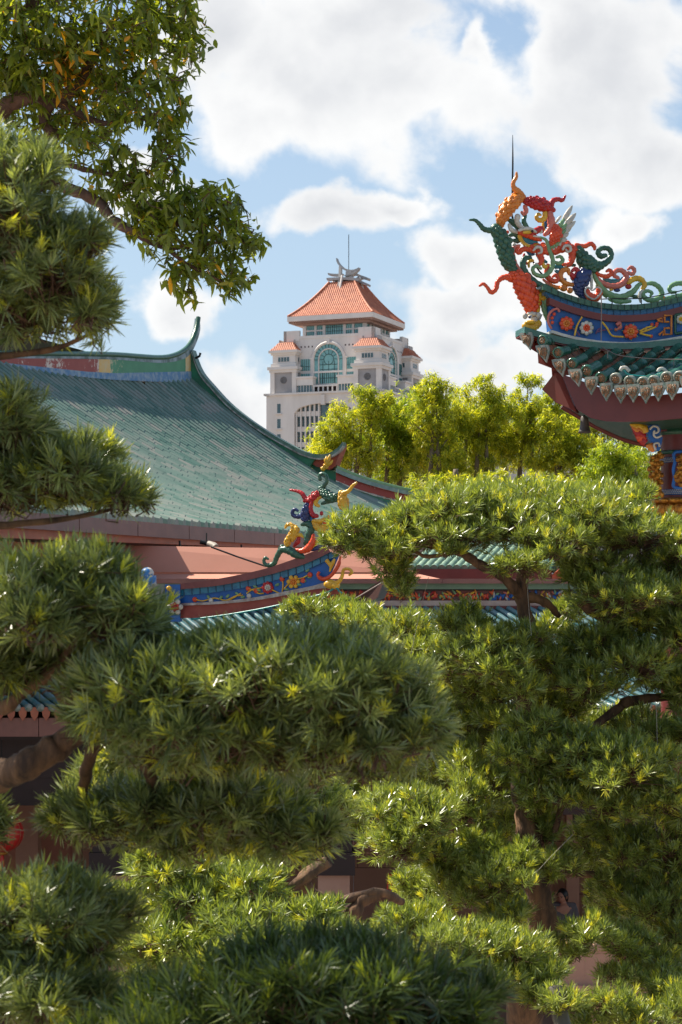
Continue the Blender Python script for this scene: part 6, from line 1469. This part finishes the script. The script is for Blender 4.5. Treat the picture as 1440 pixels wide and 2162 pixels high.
# ---- broad-leaved tree at the upper left
def tree_broad():
    t = thing('broadleaf_tree', P(-420, 2000, 11.5), 'dark broad-leaved tree with a few orange leaves hanging in at top left', 'tree'); t.location.z = 0
    rng = np.random.default_rng(5); Y = 11.0
    main = [(60,60,150,110,Y,.5),(210,70,150,110,Y,.5),(330,90,95,110,Y,.4),(400,60,42,70,Y,.3),(60,180,140,80,Y+.3,.5),(200,200,150,90,Y+.2,.5),(320,220,90,90,Y,.4),(370,270,40,70,Y,.25),(380,160,45,60,Y,.3),
            (210,320,85,50,Y,.4),(300,370,75,60,Y,.35),(250,390,70,40,Y,.3),(350,330,45,50,Y,.25),(-120,80,200,200,Y+.3,.7),(-80,-120,260,160,Y+.3,.8),(180,-110,220,120,Y,.6),(350,-40,80,70,Y,.4),(-260,200,140,150,Y+.5,.6),(120,300,90,40,Y+.3,.3)]
    sprig = [(300,460,50,45,Y-.1,.3),(340,520,45,50,Y-.1,.3),(390,470,60,60,Y,.3),(440,420,48,44,Y,.25),(490,440,36,36,Y,.2),(500,500,50,42,Y,.25),(545,515,22,22,Y,.12),(430,540,50,50,Y,.25),(380,585,32,38,Y-.1,.2),(400,620,16,12,Y,.08),(480,575,42,30,Y,.2),(520,585,22,18,Y,.1),(495,625,10,16,Y,.08),(340,430,50,40,Y,.25)]
    pos = []; own = 0
    # leaf clusters added out of view along the sun ray to shade the pads
    sv = np.array(sdir)
    for (T, r, dn) in (((-.62,4.7,5.95),(.55,.8,.42),900), ((-.15,4.3,5.2),(.6,.8,.30),900), ((-.9,4.8,5.3),(.5,.8,.45),800), ((-1.0,5.1,6.5),(.45,.8,.28),700), ((-.35,4.9,5.65),(.28,.7,.18),700)):
        c = np.array(T) + sv*10; r = np.array(r)*1.15; n = int(4.19*r.prod()*dn*.09); d = unit(rng.normal(size=(n,3))); pos.append(c + d*r*(rng.random(n)**.4)[:,None])
    for k, bl in enumerate((main, sprig)):
        C, Rr = blobs_world(bl)
        for i in range(len(C)):
            r = Rr[i]; vol = 4.19*r[0]*r[1]*r[2]; n = int(vol*(760 if k == 0 else 1700)) + 3; off = bl[i][0] < -60 or bl[i][1] < -60
            if off: n = int(n*.45)
            d = unit(rng.normal(size=(n,3))); rad = rng.random(n)**(.38); p = C[i] + d*r*rad[:,None]
            hole = np.sin(p[:,0]*5.3+1)*np.sin(p[:,2]*6.1+2)*np.sin(p[:,1]*4+.5); pos.append(p[(hole < .34)])
    p = np.concatenate(pos)
    # leave the sky window in the crown
    w = (np.abs((720+p[:,0]/p[:,1]*F)-312) < 17) & (np.abs((HY-(p[:,2]-CZ)/p[:,1]*F)-292) < 26); p = p[~w]
    N = len(p); K = 8; ax = unit(rng.normal(size=(N,3))*.6 + np.array([.25,-.1,-.1])); j = (np.arange(K)+.5)/K
    az = np.arange(K)[None]*2.4 + rng.random(N)[:,None]*6.28; th = np.radians(70-45*j)[None] + rng.normal(size=(N,K))*.2
    u = unit(np.cross(ax, np.array([.2,.9,.3]))); v = np.cross(ax, u); rad = u[:,None]*np.cos(az)[...,None] + v[:,None]*np.sin(az)[...,None]
    d = unit(ax[:,None]*np.cos(th)[...,None] + rad*np.sin(th)[...,None] + np.array([0,0,-.28])); base = p[:,None] - ax[:,None]*(.09*(1-j))[None,:,None]
    side = unit(np.cross(d, np.array([0,0,1.])) + rng.normal(size=(N,K,3))*.45); f = lambda a: a.reshape(-1,3)
    ton = .05+.5*rng.random(N); old = rng.random(N) < .004; tone = np.clip(ton[:,None] + rng.normal(size=(N,K))*.1, 0, .66); lf = rng.random((N,K)) < .012; tone[lf] = .95; tone[old[:,None] & (rng.random((N,K)) < .4)] = .95
    # a patch of orange leaves as in the photo
    oc = np.array(P(160,195,Y+.2)); near = np.linalg.norm((p-oc)*np.array([1,.3,1]), axis=1) < .18; tone[(near[:,None]) & (rng.random((N,K)) < .22)] = .97
    vv, q, tt = leaf_batch(f(base), f(d), f(side), .070*(.7+.55*rng.random(N*K)), .026*(.75+.5*rng.random(N*K)), f(np.tile(np.array([0,0,-.25]), (N,K,1)) + rng.normal(size=(N,K,3))*.12), (0,.35,.72,1), (.25,1,.75,.06), tone.ravel())
    cr = npmesh('crown', vv, q, tt, M_broad, t)
    limbs = [([(-500,2400,12),(-480,1500,12),(-420,800,11.8),(-300,450,11.6),(-120,330,11.5),(0,232,11.3),(60,205,11.2),(130,210,11.2),(200,120,11.1),(250,20,11)], [.28,.26,.22,.17,.10,.055,.045,.035,.025,.012]),
             ([(-120,330,11.5),(60,310,11.3),(110,285,11.2),(95,240,11.2),(190,150,11.1)], [.08,.05,.045,.03,.015]),
             ([(-200,420,11.6),(60,380,11.2),(160,405,11.0),(205,425,11.0),(245,470,10.95),(300,490,10.9),(370,475,10.95),(440,440,11),(500,430,11)], [.09,.05,.034,.034,.03,.024,.018,.012,.006]),
             ([(245,465,10.95),(340,520,10.9),(430,515,10.95),(520,505,11)], [.022,.018,.012,.005]), ([(340,515,10.9),(400,560,10.9),(480,600,11)], [.014,.010,.005]),
             ([(60,20,11.2),(70,-60,11.2),(-100,-200,11.4),(-300,-100,11.6)], [.03,.04,.06,.08]), ([(110,60,11.1),(75,20,11.2),(60,-50,11.2)], [.02,.03,.03]), ([(100,330,11.2),(190,360,11.1),(300,370,11),(360,330,11)], [.02,.016,.012,.006]), ([(120,215,11.2),(220,260,11.1),(330,240,11)], [.025,.018,.008])]
    lp = []
    for i, (pts, rad_) in enumerate(limbs):
        limb(t, pts, rad_, 'trunk' if i == 0 else 'branch', m=mat('reddish bark', (.16,.085,.06), rough=.85, col2=(.07,.04,.03), scale=8, bump=.6), seed=i)
        lp += [np.array(x) for x in catmull([P(*q_) for q_ in pts], 8)]
    # twigs grow from the limbs outwards to every leaf cluster
    lp = np.array(lp); dist = np.min(np.linalg.norm(p[:,None]-lp[None], axis=2), axis=1); order = np.argsort(dist); nodes = list(lp); A = []; B = []; arr = np.empty((len(lp)+N, 3)); arr[:len(lp)] = lp; m = len(lp)
    for idx in order:
        q0 = p[idx]; dd = np.linalg.norm(arr[:m]-q0, axis=1); k = int(np.argmin(dd)); A.append(arr[k]); B.append(q0); arr[m] = q0; m += 1
    A = np.array(A); B = np.array(B); Md = (A+B)/2 + rng.normal(size=A.shape)*.012; v1, q1 = tubes_np(np.concatenate([A, Md]), np.concatenate([Md, B]), np.full(2*N,.0045), np.full(2*N,.003))
    npmesh('twigs', v1, q1, np.zeros(len(v1)), M_twig, t)
tree_broad()
# ---- bright trees behind
def back_tree(bl, trunks, Y, label, lm, seed, dens=1.0):
    c = P(trunks[0][0], 1250, Y); t = thing('bright_tree', (c.x, c.y, 0), label, 'tree', 'bright green trees behind the temple')
    rng = np.random.default_rng(seed); bl = [(a, b+3, rx*1.22, ry*1.08, Y + dy, rx/F*Y*1.1) for a, b, rx, ry, dy in bl]; C, Rr = blobs_world(bl); pos = []; c2 = [C]; r2 = [Rr]
    C0_, R0_ = C, Rr
    for q in range(16):
        d = unit(rng.normal(size=C.shape)+np.array([0,0,.2])); f_ = .16+.2*rng.random((len(C),1)); c2.append(C+d*Rr*(.5+.62*rng.random((len(C),1)))); r2.append(Rr*f_)
    C = np.concatenate(c2); Rr = np.concatenate(r2)
    for i in range(len(C)):
        r = Rr[i]; n = int(4.19*r[0]*r[1]*r[2]*(120 if i < len(bl) else 270)*dens)+4; d = unit(rng.normal(size=(n,3))); rad = rng.random(n)**.36; q = C[i]+d*r*rad[:,None]*(1+.18*np.sin(d[:,[0]]*6+i)*np.cos(d[:,[2]]*7))
        hole = np.sin(q[:,0]*2.6+seed)*np.sin(q[:,2]*3.1+seed*2)*np.sin(q[:,1]*2.2); pos.append(q[hole < .45])
    p = np.concatenate(pos); N = len(p); K = 9; ax = unit(rng.normal(size=(N,3))*.7+np.array([0,0,.5])); j = (np.arange(K)+.5)/K
    az = np.arange(K)[None]*2.4 + rng.random(N)[:,None]*6.28; th = np.radians(85-40*j)[None]+rng.normal(size=(N,K))*.2; u = unit(np.cross(ax, np.array([.2,.9,.3]))); v = np.cross(ax, u); rad = u[:,None]*np.cos(az)[...,None]+v[:,None]*np.sin(az)[...,None]
    d = unit(ax[:,None]*np.cos(th)[...,None]+rad*np.sin(th)[...,None]+np.array([0,0,-.3])); base = p[:,None]-ax[:,None]*(.12*(1-j))[None,:,None]; side = unit(np.cross(d, np.array([0,0,1.]))+rng.normal(size=(N,K,3))*.4); f = lambda a: a.reshape(-1,3)
    tone = np.clip(.02+.62*rng.random(N)[:,None]+rng.normal(size=(N,K))*.14, 0, 1)
    vv, q, tt = leaf_batch(f(base), f(d), f(side), .15*(.7+.6*rng.random(N*K)), .036*(.8+.4*rng.random(N*K)), f(np.tile(np.array([0,0,-.2]),(N,K,1))), (0,.45,1), (.3,1,.1), tone.ravel())
    npmesh('crown', vv, q, tt, lm, t)
    bm = mat('pale bark', (.20,.15,.10), rough=.85, col2=(.12,.09,.06), scale=3)
    mb = MB()
    for i, (x0, lean, top) in enumerate(trunks):
        path = catmull([P(x0, HY+CZ*F/Y, Y), P(x0+lean*.1, 1150, Y), P(x0+lean*.4, 1000, Y), P(x0+lean*.8, (1000+top)/2, Y), P(x0+lean, top, Y)], 5); mb.tube(path, interp([.16,.12,.085,.05,.015], len(path)-1), 6)
        A = np.array([path[k] for k in range(9, len(path))])
        for k in range(10):
            s = A[rng.integers(len(A))]; e = p[rng.integers(N)]
            if np.linalg.norm(e-s) < 1.3 and e[2] > s[2]+.3: mb.tube(catmull([Vector(s), (Vector(s)+Vector(e))/2+Vector((0,0,-.08)), Vector(e)], 3), [.035]*3+[.022]*3+[.01], 4)
    mb.build('trunk', bm, t)
Yk = 58
back_tree([(700,920,50,36,0),(755,880,55,55,0),(790,845,38,32,0),(690,960,50,30,1),(740,960,60,40,0)], [(745,20,850),(775,10,870),(720,-15,910)], Yk, 'bright yellow-green tree directly before the foot of the pale tower', M_back, 1)
back_tree([(840,880,48,42,0),(820,930,55,48,0),(860,950,50,50,0),(835,1000,50,30,1)], [(845,-5,860),(880,-10,900),(815,5,900)], Yk+1, 'darker rounded tree between the tower foot and the tallest bushy crown', M_back2, 2)
back_tree([(915,815,36,28,0),(905,860,42,40,0),(925,905,42,45,0),(900,960,45,50,1),(945,985,40,40,0)], [(905,10,820),(930,-8,850)], Yk-1, 'narrow bright tree whose crown rises highest just right of the tower', M_back, 3)
back_tree([(1020,825,38,30,0),(1000,870,55,42,0),(1050,880,42,48,0),(985,920,48,42,0),(1040,940,55,45,1),(1000,985,50,32,0)], [(1000,15,830),(1030,-5,850),(975,10,900)], Yk, 'wide bright bushy tree in the middle of the row behind the clipped canopy', M_back, 4)
back_tree([(1120,805,24,22,0),(1105,845,34,30,0),(1120,890,45,42,0),(1090,940,48,42,0),(1140,950,45,42,1)], [(1085,30,810),(1130,-12,850)], Yk+1, 'spindly bright tree with a small separate top tuft, left of the pavilion corner', M_back, 5)
back_tree([(1165,870,26,28,0),(1190,905,45,40,0),(1170,960,55,38,0),(1230,950,48,36,0),(1215,990,60,38,0)], [(1180,-8,880),(1225,-15,920)], Yk, 'bright tree directly under the red fascia and bell of the pavilion', M_back, 6)
back_tree([(1290,960,42,34,0),(1280,1000,55,32,0),(1345,990,45,42,1),(1340,1040,50,35,0),(1270,1040,55,30,0)], [(1290,5,960),(1345,-10,980)], Yk-4, 'greener tree low behind the carved pavilion column', M_back2, 7)
back_tree([(880,860,50,50,1),(960,880,50,60,1),(1070,900,60,60,1),(800,900,60,50,1),(1150,910,55,50,1),(960,950,80,50,1)], [(860,10,860),(1065,5,870)], Yk+5, 'further row tree closing the gaps between the bright crowns', M_back2, 9, .8)
back_tree([(1240,895,55,45,0),(1300,930,55,45,0),(1170,850,40,40,0),(1360,970,40,40,0),(1200,880,40,40,0)], [(1250,5,900)], Yk+4, 'bright tree behind the hanging bell of the pavilion', M_back, 10)
back_tree([(960,1025,55,26,0),(1050,1020,60,24,0),(900,1020,40,24,0),(1150,1015,50,22,0)], [(960,5,1010),(1060,5,1010)], Yk-6, 'low bright undergrowth tree filling the gap above the clipped canopy', M_back, 8, .8)
# ---- steel prop and strings
def prop():
    a, b = P(1170, 2085, 11.0), P(1240, 2400, 10.6); mb = MB(); d = (b-a); mb.tube([a, a+d*.02, b], [.045,.05,.05], 14); o = mb.build('steel_prop', mat('olive steel', (.09,.075,.05), rough=.5, scale=5)); tag(o, 'leaning olive steel prop pole with rounded top near the bottom right', 'prop pole')
prop()
for pts, lab in (([(905,1218,13),(885,1300,13),(866,1390,13)], 'white guy string hanging left of the right tree trunk, over the blue green roof'), ([(1112,1222,12.7),(1117,1290,12.6),(1122,1342,12.5)], 'white guy string running straight down the right tree trunk'), ([(1209,1762,12.1),(1160,1812,12.1),(1108,1868,12.1)], 'white guy string slanting across the lower trunk of the right tree'), ([(1384,1480,12.3),(1386,1500,12.3),(1388,1580,12.3)], 'thin string hanging at the far right edge between pads')):
    mb = MB(); mb.tube([P(*q) for q in pts], .0016, 5); tag(mb.build('guy_string', M_string), lab, 'string', 'guy strings on the clipped trees')
